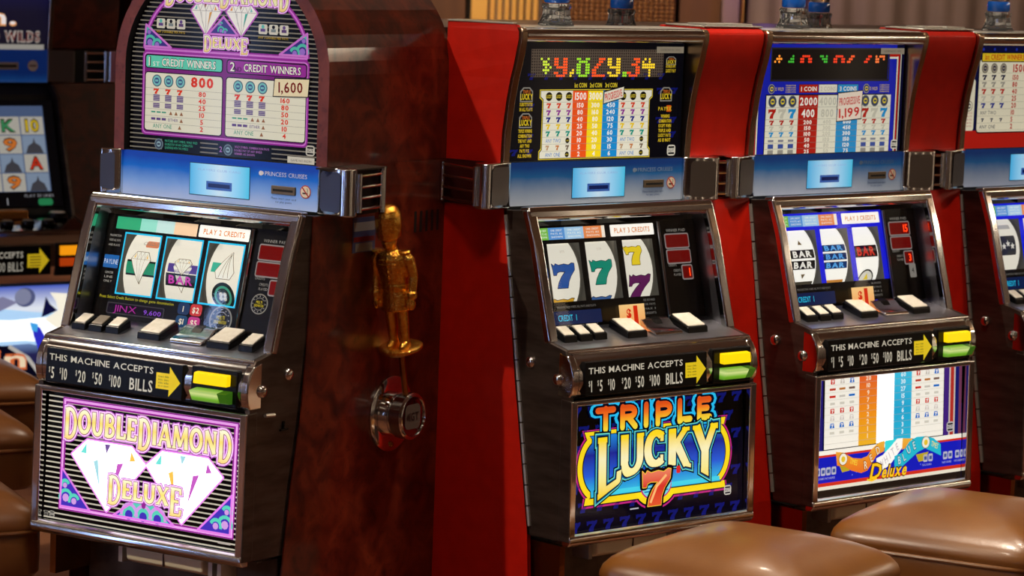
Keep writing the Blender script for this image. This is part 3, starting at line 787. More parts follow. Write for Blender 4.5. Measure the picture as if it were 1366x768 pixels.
def stand(root, tray=(-.17, .03)):
    m = MB().box(-.245, .245, -.02, .49, FZ, .416)
    m.build('stand', STAND, root, bevel=.004)
    MB().box(-.25, .25, -.095, .49, .4165, .4205).build('base_plate', DARKMETAL, root)
    if tray:
        a, b = tray
        t = MB().prism_x([(.10, .384), (.135, .386), (.152, .394), (.155, .4195), (.10, .4195)], a, b).build('coin_tray', TRAY, root, bevel=.004)
        MB().box((a + b) / 2 - .0012, (a + b) / 2 + .0012, -.1562, -.15, .393, .419).build('tray_seam', DARKMETAL, t)
        for x in (a - .022, b + .012, b + .034): MB().box(x, x + .010, -.150, -.10, .386, .4195).build('tray_bracket', STEEL, root)
    MB().box(-.255, -.24, -.13, -.02, .33, .416).build('support_bracket', BRASS, root)

# ================================================================ artwork: the two-diamond machine
PINK = (232, 130, 236); PURP = (150, 40, 150); TEAL = (92, 214, 190); INDIGO = (70, 50, 190); LILAC = (214, 160, 232)

def gem_title(p, big, x0, y0, w, h, k, lay, zbase, o=.0042):
    """caps with tall end letters: magenta halo, pale edge, gold face"""
    n = len(big)
    p.strokes(big['t'], x0, y0, w, h, ink((176, 80, 190), k), lay, .17, o * 1.35, True, big['H'], .05, big['D'])
    p.strokes(big['t'], x0, y0, w, h, ink((252, 206, 252), k * 1.1), lay + 1, .17, o * .9, True, big['H'], .05, big['D'])
    p.strokes(big['t'], x0, y0, w, h, ink((130, 70, 90), k), lay + 2, .17, o * .25, True, big['H'], .05, big['D'])
    p.strokes(big['t'], x0, y0, w, h, ink_ramp(((255, 214, 120), (255, 250, 190), (255, 226, 110), (255, 252, 214)), zbase, zbase + h, k * 1.15), lay + 3, .15, 0, True, big['H'], .05, big['D'])
DD = {'t': 'DOUBLEDIAMOND', 'H': [1] + [.72] * 5 + [1] + [.72] * 5 + [1], 'D': [0] + [.24] * 5 + [0] + [.22] * 5 + [0]}
DX = {'t': 'DELUXE', 'H': [1] + [.62] * 4 + [1], 'D': [0] + [.28] * 4 + [-.05]}

def belly_diamond(p):
    k = 1.0
    p.rect(-.252, .012, .252, .286, ink((6, 5, 8), .5), 0)
    stripes(p, -.250, .250, .017, .284, .0104, .0031, ink((206, 199, 180), k * .9), 1)
    x0, s0, x1, s1 = -.210, .040, .236, .2675
    p.frame(x0 - .002, s0 - .002, x1 + .002, s1 + .002, .012, ink(PURP, k), 2)
    p.frame(x0 + .001, s0 + .001, x1 - .001, s1 - .001, .005, ink((248, 170, 248), k), 3)
    W = ink((255, 252, 255), 3.2); E_ = ink((236, 140, 240), 1.2)
    fac = [ink((110, 220, 210), 1.2), ink((255, 190, 80), 1.2), ink((150, 200, 210), 1.4), ink((190, 90, 190), 1.2), ink((120, 90, 160), 1.0)]
    gem(p, -.182, .051, .0118, .189, W, E_, 4, .007, fac)
    gem(p, .0116, .052, .2045, .190, W, E_, 4, .007, [fac[0], fac[3], fac[1], fac[3], fac[2]])
    L = (ink(PINK, k), ink(INDIGO, k), ink(TEAL, k), ink(LILAC, k))
    corner_leaf(p, [(-.2055, .125), (-.2055, .046), (-.127, .046)], L, 8, 1)
    corner_leaf(p, [(.2305, .125), (.150, .046), (.2305, .046)], L, 8, -1)
    tri = [(-.065, .046), (.090, .046), (.0115, .097)]
    p.poly(tri, L[1], 8); p.outline(tri, .0045, L[0], 12)
    p.poly([(-.052, .048), (.077, .048), (.05, .072), (.0115, .09), (-.028, .072)], L[2], 9)
    for x in (-.025, .0115, .048):
        p.line(_arc(x, .05, .020, .024, 0, 180, 8), .007, L[3], 10)
        p.disc(x, .052, .010, L[1], 11, 10)
    p.disc(.0115, .078, .006, ink(PURP, k), 11, 8, .010)
    gem_title(p, DD, -.203, .187, .428, .062, 1.0, 13, .62)
    gem_title(p, DX, -.082, .068, .19, .057, 1.05, 13, .50, .0036)
    logo(p, -.2275, .026, .013, ink((180, 175, 165), .8), ink((8, 8, 8), .5), 3); logo(p, -.243, .026, .011, ink((140, 136, 128), .7), ink((8, 8, 8), .5), 3)
    p.rect(.2, .026, .232, .030, ink((200, 190, 180), .8), 3)

def marquee_diamond(p):
    k = .70
    HW, SP, B = .2465, .183, .217
    arch = [(-HW, 0), (HW, 0)] + [(HW * math.cos(R(a)), SP + B * math.sin(R(a))) for a in range(0, 181, 6)]
    p.poly(arch, ink((7, 5, 8), .5), 0)
    def clip(s):
        if s < SP: return (-HW + .003, HW - .003)
        q = 1 - ((s - SP) / B) ** 2
        if q <= .01: return None
        return (-HW * math.sqrt(q) + .004, HW * math.sqrt(q) - .004)
    stripes(p, -HW, HW, .006, .40, .0094, .0026, ink((128, 121, 108), k), 1, clip)
    cx = .010; p.warp = lambda x, y: (x - .010, y)
    MG = ink((150, 40, 152), k); PK = ink((206, 120, 208), k)
    band = [(cx + .2085 * math.cos(R(a)), .212 + .150 * math.sin(R(a))) for a in range(0, 181, 6)]
    p.line(band, .010, MG, 3); p.line(band, .004, PK, 4)
    p.line([(cx - .2085, .212), (cx + .2085, .212)], .010, MG, 3); p.line([(cx - .2085, .212), (cx + .2085, .212)], .004, PK, 4)
    # pay tables
    p.rect(-.203, .034, .2245, .208, MG, 4, r=.010); p.rect(-.200, .037, .2215, .205, PK, 5, r=.009); p.rect(-.1975, .0395, .219, .2025, ink((120, 30, 120), k), 6, r=.008)
    p.rect(-.1955, .1725, .007, .2012, ink((16, 10, 18), .6), 7, r=.006); p.rect(.0165, .1725, .2195, .2012, ink((16, 10, 18), .6), 7, r=.006)
    p.rect(-.193, .1745, .0045, .199, ink((96, 204, 176), k), 8, r=.005); p.rect(.019, .1745, .217, .199, ink((150, 44, 150), k), 8, r=.005)
    WT = ink((240, 236, 224), k); DK = ink((16, 10, 14), .6)
    for x, a, b, w in ((-.186, '1', 'ST', .14), (.026, '2', 'ND', .143)):
        p.text(x, .1775, a, .018, DK, 9, al='l', off=.05); p.text(x, .1775, a, .018, WT, 10, al='l', off=.01)
        p.text(x + .011, .1775, b, .009, WT if a == '1' else DK, 10, al='l', width=.018)
        p.text(x + .034, .1785, 'CREDIT WINNERS', .0155, DK, 9, al='l', off=.05, width=w + .002); p.text(x + .035, .179, 'CREDIT WINNERS', .0145, WT, 10, al='l', off=.015, width=w)
    CR = ink((228, 224, 202), k); LN = ink((150, 146, 130), k); RD = ink((220, 50, 14), k); PU = ink((96, 70, 130), k); GN = ink((40, 150, 120), k); OR = ink((150, 100, 60), k)
    for x0, x1, nums in ((-.1935, .0065, ('80', '40', '25', '10', '5', '2')), (.0175, .2175, ('160', '80', '50', '20', '10', '4'))):
        p.rect(x0 - .002, .0425, x1 + .002, .1655, DK, 7, r=.007); p.rect(x0, .0445, x1, .1635, CR, 8, r=.006)
        for q in range(3): seal(p, x0 + .030 + q * .031, .1475, .0125, ink((70, 90, 110), k), ink((120, 190, 190), k), ink((60, 80, 130), k), 9)
        for q, t in enumerate(nums):
            y = .1335 - (q + 1) * .0143
            p.rect(x0, y + .0122, x1, y + .0128, LN, 9)
            p.text(x0 + .1495, y + .0015, t, .0092, RD, 10, off=.03, xs=1.25)
            if q == 0:
                for j in range(3): p.seven(x0 + .029 + j * .031, y + .0065, .014, .0115, RD, 10)
            elif q in (1, 2):
                for j in range(3):
                    for r_ in range(4 if q == 1 else 3): p.rect(x0 + .0215 + j * .031, y + .001 + r_ * .0034, x0 + .0385 + j * .031, y + .0036 + r_ * .0034, PU, 10)
            elif q == 3:
                for j in range(3): p.rect(x0 + .017 + j * .014, y + .005, x0 + .028 + j * .014, y + .0078, GN, 10); p.poly([(x0 + .064 + j * .014, y + .002), (x0 + .073 + j * .014, y + .002), (x0 + .0685 + j * .014, y + .010)], OR, 10)
            elif q == 4:
                for j in range(3): p.rect(x0 + .017 + j * .014, y + .004, x0 + .028 + j * .014, y + .009, PU, 10)
                p.text(x0 + .062, y + .003, 'EITHER', .006, PU, 10, al='l', width=.026); p.poly([(x0 + .092, y + .002), (x0 + .101, y + .002), (x0 + .0965, y + .010)], OR, 10)
            else:
                p.text(x0 + .022, y + .002, 'ANY ONE', .0085, GN, 10, al='l', width=.05); p.poly([(x0 + .088, y + .002), (x0 + .097, y + .002), (x0 + .0925, y + .010)], OR, 10)
    p.text(-.0450, .140, '800', .0185, RD, 10, off=.04, width=.058)
    tagp = [(.138, .1335), (.223, .1365), (.226, .171), (.141, .168)]
    p.poly([(.136, .1315), (.2255, .1345), (.2285, .1735), (.139, .1705)], DK, 12); p.poly(tagp, ink((232, 216, 176), k), 13)
    p.text(.1805, .1425, '1,600', .020, ink((120, 30, 20), k), 14, off=.02, width=.060, rot=2)
    # crown of the arch
    W = ink((236, 232, 222), k * 1.05)
    fac = [ink((120, 190, 180), k), ink((226, 150, 60), k), ink((200, 196, 190), k), ink((210, 150, 60), k), ink((150, 90, 60), k)]
    fine = ink((150, 140, 140), k)
    gem(p, -.078, .248, -.001, .312, W, ink((190, 90, 196), k), 5, .006, fac, fine)
    gem(p, .0125, .249, .0905, .312, W, ink((190, 90, 196), k), 5, .006, [fac[1], fac[0], fac[2], ink((60, 170, 150), k), fac[4]], fine)
    L = (PK, ink((60, 46, 130), k), ink((86, 190, 170), k), ink((150, 110, 200), k))
    corner_leaf(p, [(-.195, .262), (-.198, .217), (-.128, .217)], L, 6, 1)
    corner_leaf(p, [(.2175, .262), (.150, .217), (.2185, .217)], L, 6, -1)
    corner_leaf(p, [(.006, .286), (-.032, .250), (.044, .250)], L, 6, 1)
    gem_title(p, DX, -.043, .214, .113, .032, k, 10, 1.41, .0024)
    gem_title(p, DD, -.146, .304, .316, .046, k, 10, 1.50, .0030)
    for x0 in (-.168, .095):
        for j in range(3):
            p.rect(x0 + j * .0265, .256, x0 + .022 + j * .0265, .276, ink((206, 200, 184), k), 5, r=.003)
            p.rect(x0 + .005 + j * .0265, .261, x0 + .017 + j * .0265, .267, (PU, ink((120, 130, 130), k), ink((90, 60, 110), k))[j], 6)
            p.disc(x0 + .011 + j * .0265, .271, .004, (ink((90, 180, 170), k), DK, PU)[j], 6, 8)
        p.text(x0 + .037, .247, 'ANY 3 DOUBLE MIX PAYS', .0048, ink((206, 170, 40), k), 5, width=.075)
    seal(p, -.156, .0165, .0115, ink((110, 130, 140), k), ink((60, 70, 90), k), ink((140, 170, 180), k), 3)
    GT = ink((70, 180, 140), k); LT = ink((190, 120, 200), k)
    for q, t in enumerate(('MATCHES ANY SYMBOL WHILE WILD', 'DOUBLES PAY OF ANY COMBINATION', 'QUADRUPLES WITH TWO SYMBOLS')): p.text(-.14, .022 - q * .007, t, .0048, GT, 3, al='l', width=.085 - q * .012)
    p.rect(-.148, .004, -.048, .031, ink((7, 5, 8), .5), 2)
    seal(p, .0245, .0165, .0115, ink((110, 130, 140), k), ink((60, 70, 90), k), ink((140, 170, 180), k), 3); p.text(.006, .011, '2', .011, LT, 3)
    p.rect(-.002, .004, .135, .031, ink((7, 5, 8), .5), 2)
    for q, t in enumerate(('WILD SYMBOL COMBINATION PAYS', 'DOUBLE PAY OF ANY SINGLE', 'WINNER AS SHOWN')): p.text(.041, .022 - q * .007, t, .0044, LT, 3, al='l', width=.088 - q * .018)
    p.rect(.176, .001, .243, .0145, ink((206, 200, 184), k), 5); p.text(.21, .005, 'GAME NO 100284', .0045, ink((110, 104, 96), k), 6, width=.052)
    logo(p, .232, .029, .021, ink((196, 190, 176), k), DK, 5)

def reel_dd1(p, cx, w):
    p.text(cx + .01, .045, 'CREDIT', .008, ink((150, 150, 140), .7), 1); p.rect(cx - .002, .040, cx + w * .38, .056, ink((216, 130, 90), .9), 1, r=.004)
    p.rect(cx - w * .42, -.022, cx + w * .45, .010, ink((30, 40, 40), .6), 1); p.rect(cx - w * .42, -.018, cx + w * .45, .006, ink((40, 150, 110), .8), 2)
    gem(p, cx - w * .3, -.038, cx + w * .28, .028, ink((240, 236, 220), .95), ink((110, 96, 60), .8), 3, .0024, [ink((240, 200, 90), .9), ink((240, 190, 60), .9)] , ink((130, 120, 90), .8))
def reel_dd2(p, cx, w):
    p.rect(cx - w * .45, -.034, cx + w * .46, -.008, ink((40, 40, 46), .6), 1); p.text(cx, -.029, 'BAR', .016, ink((200, 60, 170), .9), 2, off=.03, width=w * .72)
    p.rect(cx - w * .42, -.006, cx + w * .46, .012, ink((90, 70, 150), .8), 1)
    gem(p, cx - w * .26, -.046, cx + w * .3, .022, ink((240, 236, 220), .95), ink((110, 96, 60), .8), 0, .0022)
    gem(p, cx - w * .24, -.010, cx + w * .28, .022, ink((240, 236, 220), .95), ink((110, 96, 60), .8), 3, .0022, [ink((240, 200, 90), .9), ink((240, 190, 60), .9)], ink((130, 120, 90), .8))
def reel_dd3(p, cx, w):
    p.rect(cx - w * .4, .004, cx + w * .1, .024, ink((70, 190, 160), .8), 1)
    q = ink((240, 236, 220), .95); e = ink((110, 96, 60), .8)
    pts = [(cx - w * .26, .006), (cx - w * .2, -.008), (cx + w * .2, -.008), (cx + w * .3, .006), (cx + w * .08, .05)]
    p.outline(pts, .0024, e, 2); p.poly(pts, q, 3)
    for x in (-.14, 0, .14): p.line([(cx + w * x, -.006), (cx + w * .08, .046)], .001, e, 4)
    p.disc(cx + .002, -.044, .029, ink((24, 36, 34), .6), 1, 24); p.disc(cx + .002, -.044, .022, ink((70, 160, 130), .8), 2, 24); p.disc(cx + .002, -.044, .017, ink((34, 46, 44), .7), 3, 20)
    for a in range(4): p.disc(cx + .002 + .007 * math.cos(a * 1.57 + .78), -.044 + .006 * math.sin(a * 1.57 + .78), .005, ink((210, 206, 190), .8), 4, 8)

def lamp_strip(p, x0, x1, play, blk):
    """lit instruction strips over the windows"""
    a = x0; cols = (((120, 190, 70), .16), ((90, 150, 215), .24), ((165, 205, 235), .28), ((236, 140, 80), .27), ((252, 236, 214), .05)) if blk != 1 else (((50, 170, 120), .3), ((150, 225, 205), .2), ((200, 232, 226), .22), ((250, 210, 170), .28))
    for c, f in cols:
        b = a + (x1 - x0) * f; p.rect(a, .189, b, .2145, ink(c, 1.0), 1)
        for q in range(3):
            if blk != 1: p.text((a + b) / 2, .2065 - q * .007, ('ONE CREDIT', 'PAYS AS', 'SHOWN')[q], .0042, ink((250, 250, 240), 1.0), 2, width=(b - a) * .7)
        a = b
    p.rect(-.006, .1895, .1225, .2145, ink((255, 250, 238), 1.15), 1, r=.002)
    p.text(.058, .1965, play, .0105, ink((222, 130, 60), .95), 2, off=.02, width=.105)

def reel_print_diamond(p):
    lamp_strip(p, -.222, -.011, 'PLAY 2 CREDITS', 1)
    CY = ink((40, 190, 235), 1.1)
    for x0, x1 in ((-.192, -.1005), (-.084, .0075), (.0245, .114)): p.frame(x0 - .003, .0535, x1 + .003, .1835, .0035, CY, 1)
    WT = ink((190, 186, 176), .7)
    p.rect(-.2385, .106, -.1995, .133, ink((40, 110, 190), .7), 1, r=.002); p.text(-.219, .114, 'PAYLINE', .010, ink((220, 230, 240), .8), 2, width=.036)
    for q, t in enumerate(('MALFUNCTION', 'VOIDS ALL PAYS', 'AND PLAYS')): p.text(-.219, .172 - q * .010, t, .0045, WT, 1, width=.03)
    for q, t in enumerate(('CENTER', 'LINE', 'ONLY')): p.text(-.219, .094 - q * .009, t, .0045, WT, 1, width=.022)
    p.text(-.135, .0435, 'Press Select Credit Button to change game denomination', .0058, ink((206, 200, 40), .8), 1, width=.195)
    p.rect(-.209, .012, -.058, .036, ink((70, 66, 72), .5), 1, r=.004); p.rect(-.206, .0145, -.061, .0335, ink((26, 18, 34), .6), 2, r=.003)
    p.text(-.16, .0175, 'JINX', .0135, ink((170, 40, 150), .8), 3, width=.06); p.text(-.088, .018, '9,600', .009, ink((150, 80, 220), .9), 3, width=.045)
    for q, (dx, dy, c, t) in enumerate(((0, 1, (24, 50, 90), '1'), (1, 1, (206, 50, 40), '$2'), (0, 0, (30, 70, 110), '$1'), (1, 0, (200, 50, 130), '$5'))):
        p.rect(-.025 + dx * .032, .002 + dy * .026, .005 + dx * .032, .026 + dy * .026, ink(c, .8), 2 + q, r=.007); p.text(-.010 + dx * .032, .008 + dy * .026, t, .011, ink((235, 226, 200), .9), 7, off=.02)
    seal2(p, .0875, .0265, .0285, 3); seal2(p, .176, .068, .021, 3)
    meter_text(p)
def seal2(p, x, y, r, lay):
    p.disc(x, y, r, ink((150, 144, 132), .6), lay, 26); p.disc(x, y, r * .88, ink((22, 20, 20), .5), lay + 1, 26); p.disc(x, y, r * .62, ink((150, 144, 132), .6), lay + 2, 22); p.disc(x, y, r * .56, ink((28, 26, 22), .5), lay + 3, 22)
    p.rect(x - r * .6, y - r * .32, x + r * .6, y + r * .34, ink((28, 26, 22), .5), lay + 3)
    p.text(x, y + r * .04, 'MULTI', r * .26, ink((222, 200, 40), .9), lay + 4, width=r * .7); p.text(x, y - r * .28, 'DENOMINATION', r * .24, ink((222, 200, 40), .9), lay + 4, width=r * 1.1)
    for a in range(0, 360, 30): p.disc(x + r * .75 * math.cos(R(a)), y + r * .75 * math.sin(R(a)), r * .055, ink((190, 184, 170), .6), lay + 4, 6)
def meter_text(p):
    G = ink((170, 164, 154), .6)
    p.text(.188, .193, 'WINNER PAID', .0062, G, 1, width=.058); p.text(.166, .117, 'CREDITS', .0048, G, 1, width=.024)
    p.text(.178, .105, 'CREDITS', .0052, G, 1, width=.022); p.text(.178, .096, 'PLAYED', .0052, G, 1, width=.022)

# ================================================================ artwork: the lucky sevens machine
def belly_lucky(p):
    k = 1.05
    p.rect(-.252, .012, .252, .286, ink((5, 6, 22), .8), 0)
    random.seed(3)
    for i in range(11):
        for j in range(7):
            x, y = -.24 + i * .047 + (j % 2) * .022, .024 + j * .040
            if x < .245: p.seven(x, y, .030, .022, ink((20, 26, 120), .75), 0)
    YE = ink((255, 222, 30), k); MA = ink((196, 40, 130), k); DKB = ink((6, 8, 40), .8)
    SKY = ink_ramp(((40, 200, 240), (20, 90, 220), (10, 30, 150), (20, 140, 230)), .52, .65, k)
    # cartouche
    def cart(o):
        e = []
        for a in range(-62, 63, 8): e.append((.150 + (.057 + o) * math.cos(R(a)), .145 + (.068 + o) * math.sin(R(a))))
        e += [(.188 + o * .7, .205), (.192 + o, .218 + o * .6), (-.212 - o, .218 + o * .6), (-.205 - o, .205)]
        for a in range(118, 243, 8): e.append((-.174 + (.057 + o) * math.cos(R(a)), .145 + (.068 + o) * math.sin(R(a))))
        e += [(-.208 - o, .083), (-.212 - o, .072 - o), (.194 + o, .072 - o), (.192 + o * .8, .083)]
        return e
    p.poly(cart(.011), MA, 1); p.poly(cart(.007), DKB, 2); p.poly(cart(.0045), YE, 3); p.poly(cart(-.0085), DKB, 4); p.poly(cart(-.011), SKY, 5)
    p.disc(-.010, .086, .066, MA, 1, 28, .046); p.disc(-.010, .086, .062, DKB, 2, 28, .042); p.disc(-.010, .087, .059, YE, 3, 28, .039); p.disc(-.010, .090, .046, MA, 6, 24, .030); p.disc(-.010, .090, .042, ink((120, 225, 235), k), 7, 24, .027)
    for q in range(4): p.rect(-.045 + q * .006, .078 + q * .007, .025 - q * .004, .081 + q * .007, ink((30, 120, 190), k), 8)
    p.rect(-.19, .085, .18, .094, ink((70, 215, 240), k), 6)
    # TRIPLE
    for o, c, lay in ((.0105, (6, 20, 70), 9), (.0085, (40, 190, 240), 10), (.0045, (8, 10, 30), 11)):
        p.strokes('TRIPLE', -.186, .2235, .337, .042, ink(c, k if lay == 10 else .8), lay, .30, o, False, None, .16)
    p.strokes('TRIPLE', -.186, .2235, .337, .042, ink_ramp(((255, 226, 60), (255, 190, 40), (250, 120, 30), (226, 80, 20)), .655, .70, k), 12, .30, .0005, False, None, .16)
    # LUCKY: feet follow an arch, tops a nearly straight line
    def lerp(x, tab):
        if x <= tab[0][0]: return tab[0][1]
        for (xa, ya), (xb, yb) in zip(tab[:-1], tab[1:]):
            if x <= xb: return ya + (yb - ya) * (x - xa) / (xb - xa)
        return tab[-1][1]
    def fl(x, y):
        t = (y - .1) / .1
        bot = lerp(x, ((-.195, .072), (-.12, .108), (-.087, .124), (-.015, .136), (.05, .130), (.08, .126), (.13, .106), (.175, .082)))
        return (x, bot + (lerp(x, ((-.19, .2045), (.17, .2085))) - bot) * t)
    p.warp = fl
    YF = ink_ramp(((255, 208, 10), (255, 240, 150), (255, 244, 190), (255, 218, 30)), .515, .635, k * 1.05)
    for ch, xa, w_ in (('L', -.186, .070), ('U', -.120, .074), ('C', -.046, .058), ('K', .020, .068), ('Y', .094, .076)):
        for o, c, lay, kk in ((.0105, (4, 6, 20), 13, .8), (.0075, (110, 220, 200), 14, k), (.0052, (10, 90, 150), 15, k), (.0030, (10, 20, 30), 16, .8)):
            p.strokes(ch, xa, .1, w_, .1, ink(c, kk), lay, .21, o, True, None, .02)
        p.strokes(ch, xa, .1, w_, .1, YF, 17, .22, 0, True, None, .02)
    p.warp = None
    # big red seven
    p.seven(-.012, .087, .088, .080, ink((8, 8, 16), .8), 18, ink((8, 8, 16), .8), .006)
    p.seven(-.012, .087, .084, .076, ink_ramp(((240, 90, 40), (226, 40, 30), (255, 150, 110)), .48, .57, k), 20, ink((250, 210, 60), k), .0014)
    p.line([(-.03, .056), (-.012, .09), (.016, .112)], .006, ink((255, 190, 120), k), 22)
    p.rect(.046, .112, .058, .128, ink((220, 40, 40), k), 20, r=.003)
    p.rect(-.085, .046, -.06, .049, ink((200, 200, 210), .8), 4)
    logo(p, .206, .060, .021, ink((214, 208, 196), .9), DKB, 3)

DIG = {'>': ['#..#.', '.##..', '.###.', '..#.#', '.###.', '..#..', '.....'], 'y': ['##..##', '##..##', '##..##', '.#####', '....##', '##..##', '.####.'], ',': ['.#', '##', '#.'], 'o': ['##..##', '.####.', '##..##', '##..##', '##..##', '##..##', '.####.'],
       'z': ['...###', '...##.', '..##..', '.##...', '##....', '##....', '######'], '.': ['##', '##'], '3': ['...###', '....##', '..###.', '....##', '....##', '##..##', '.####.'], '4': ['.#.#..', '#..#..', '######', '######', '...#..', '...#..', '...#..']}
def led_board(p, x0, s0, x1, s1, msg, nx, ny, bg, off, lay=1):
    p.rect(x0, s0, x1, s1, bg, lay)
    px, py = (x1 - x0) / nx, (s1 - s0) / ny
    lit = {}
    for gx, gy, rows, c in msg:
        for j, row in enumerate(rows):
            for i, ch in enumerate(row):
                if ch == '#': lit[(gx + i, gy - j)] = c
    for i in range(nx):
        for j in range(ny):
            c = lit.get((i, j))
            x, y = x0 + (i + .5) * px, s0 + (j + .5) * py
            if c: p.disc(x, y, px * .52, ink(c, 1.25), lay + 2, 8, py * .46)
            elif off: p.disc(x, y, px * .36, off, lay + 1, 5)

def shield(p, x, y, w, h, k, lay, word='LUCKY'):
    S = ink((150, 146, 136), k * .8)
    p.poly([(x - w / 2, y - h * .42), (x + w / 2, y - h * .42), (x + w / 2, y + h * .25), (x + w * .25, y + h * .5), (x - w * .25, y + h * .5), (x - w / 2, y + h * .25)], S, lay)
    p.poly([(x - w * .42, y - h * .34), (x + w * .42, y - h * .34), (x + w * .42, y + h * .2), (x + w * .2, y + h * .42), (x - w * .2, y + h * .42), (x - w * .42, y + h * .2)], ink((12, 12, 14), .6), lay + 1)
    p.text(x, y + h * .12, 'TRIPLE', h * .2, ink((230, 120, 40), k), lay + 2, width=w * .6)
    p.text(x, y - h * .26, word, h * .34, ink((236, 204, 40), k), lay + 2, off=.03, width=w * .96)

def marquee_lucky(p):
    k = .82
    BG = ink((7, 8, 16), .7)
    p.rect(-.2555, .001, .2525, .2575, BG, 0)
    random.seed(5)
    for i in range(12):
        for j in range(6):
            x, y = -.235 + i * .042, .02 + j * .032
            if random.random() < .7 and (x < -.17 or x > .165 or y > .15): p.seven(x, y, .022, .014, ink((22, 32, 140), .38), 0)
    O = (255, 84, 30); G = (150, 220, 40); Y = (250, 210, 40)
    msg = [(4, 6, DIG['>'], (200, 226, 60)), (10, 6, DIG['y'], O), (17, 2, DIG[','], Y), (20, 6, DIG['o'], G), (27, 6, DIG['z'], O), (34, 6, DIG['y'], Y), (41, 1, DIG['.'], G), (43, 6, DIG['3'], O), (50, 6, DIG['4'], Y)]
    led_board(p, -.1955, .1785, .1905, .2378, msg, 60, 10, ink((92, 78, 66), .85), ink((52, 43, 38), .7))
    for x, t in ((-.052, '1st COIN'), (-.008, '2nd COIN'), (.037, '3rd COIN')): p.text(x, .1565, t, .0092, ink((240, 214, 50), k), 2, off=.02, width=.035)
    YE = ink((232, 206, 60), k); WH = ink((240, 236, 214), k); DK = ink((14, 12, 10), .6)
    x0, x1, s0, s1 = -.157, .151, .0065, .1495
    def plate(o):
        return [(x0 - .006 - o, s0 - o), (x1 + .006 + o, s0 - o), (x1 + .006 + o, s0 + .012 + o), (x1 + o, s0 + .018 + o), (x1 + o, s1 - .018 - o), (x1 + .008 + o, s1 - .012 - o), (x1 + .008 + o, s1 + o), (x0 - .008 - o, s1 + o), (x0 - .008 - o, s1 - .012 - o), (x0 - o, s1 - .018 - o), (x0 - o, s0 + .018 + o), (x0 - .006 - o, s0 + .012 + o)]
    p.poly(plate(.003), YE, 1); p.poly(plate(.0012), DK, 2); p.poly(plate(0), WH, 3)
    cols = ((-.0741, -.0298, (240, 84, 24)), (-.0298, .0138, (250, 220, 30)), (.0138, .0605, (24, 140, 210)))
    for a, b, c in cols: p.rect(a, s0, b, s1, ink(c, k * 1.1), 4)
    rows = (('1500', '3000', ''), ('150', '300', '450'), ('80', '160', '240'), ('40', '80', '120'), ('25', '50', '75'), ('20', '40', '60'), ('10', '20', '30'), ('5', '10', '15'), ('2', '4', '6'))
    sc = ((220, 60, 30), (150, 50, 150), (24, 30, 130), (240, 206, 30), (20, 150, 130))
    WT = ink((250, 248, 236), k * 1.1); BL = ink((40, 120, 200), k); LN = ink((160, 156, 140), k)
    for q, r in enumerate(rows):
        if q == 0: y0, hh = .1255, .024
        else: y0, hh = s0 + (8 - q) * .0149, .0149
        p.rect(x0, y0 - .0003, x1, y0 + .0003, LN, 5)
        for (a, b, c), t in zip(cols, r):
            if t: p.text((a + b) / 2, y0 + hh * .2, t, hh * .62, WT, 6, off=.025, xs=.8 if q == 0 else 1.1)
        for bx in (-.1435, .0745):
            xs = [bx + j * .0285 + .001 for j in range(3)]
            if bx > 0: xs = [.073, .1025, .1325]
            for j, x in enumerate(xs):
                if q == 0: p.disc(x, y0 + hh / 2, .0095, DK, 6, 14); p.text(x, y0 + hh * .36, 'LUCKY', hh * .28, YE, 7, off=.03, width=.019)
                elif q <= 5: p.seven(x, y0 + hh / 2, .0125, hh * .78, ink(sc[q - 1], k), 6)
                elif q in (6, 8) and j == 2: p.disc(x, y0 + hh / 2, .006, DK, 6, 10); p.text(x, y0 + hh * .38, 'LUCKY', .0035, YE, 7, width=.011)
                elif q == 7: p.seven(x, y0 + hh / 2, .010, hh * .7, ink(((190, 150, 110), (200, 120, 60), (110, 90, 70))[j], k), 6)
            if q in (6, 8): p.text((xs[0] + xs[1]) / 2 + .002, y0 + hh * .22, 'ANY TWO' if q == 6 else 'ANY ONE', hh * .55, BL, 6, width=.043)
    # tilted PROGRESSIVE flag
    tq = [(.0155, .122), (.072, .1345), (.0735, .1575), (.0165, .146)]
    p.poly([(.0135, .1195), (.074, .133), (.0755, .160), (.0145, .1485)], DK, 8); p.poly(tq, ink((236, 228, 206), k), 9)
    p.text(.0445, .1325, 'PROGRESSIVE', .0145, ink((214, 30, 30), k), 10, off=.02, width=.050, rot=12)
    YT = ink((224, 190, 40), k * .9)
    for x, y in ((-.2055, .1405), (-.2055, .086), (.203, .139)): shield(p, x, y, .036, .034, k, 2)
    shield(p, .214, .213, .030, .020, k, 2)
    def lines(x, y, ts, w):
        for q, t in enumerate(ts): p.text(x, y - q * .0105, t, .0066, YT, 2, off=.05, width=w if len(t) > 8 else w * .7)
    lines(-.2055, .118, ('SUBSTITUTES', 'IN ALL PLAYS'), .036); lines(-.2055, .062, ('TRIPLES WINNING', 'COMBINATION', 'THE PAY AND', 'ANY TWO', 'PAYS 9X', 'ALL SHOWN'), .038)
    lines(.214, .199, ('DOUBLES ANY', 'LUCKY PAY'), .03); lines(.203, .089, ('WINNING', 'COMBINATION', 'EXCEPT WHEN', 'TRIPLE AND', 'LUCKY PAYS', 'AS IS NOT'), .038)
    p.text(.196, .105, 'PAYS', .0075, YT, 2, off=.03); p.rect(.206, .102, .220, .116, ink((220, 90, 20), k), 2); p.text(.213, .1045, '9X', .0085, YT, 3, off=.03)
    lines(-.232, .214, ('3X', 'ANY', 'PAYS', 'WILD'), .016)
    logo(p, .2255, .017, .024, ink((206, 200, 184), k), BG, 3)

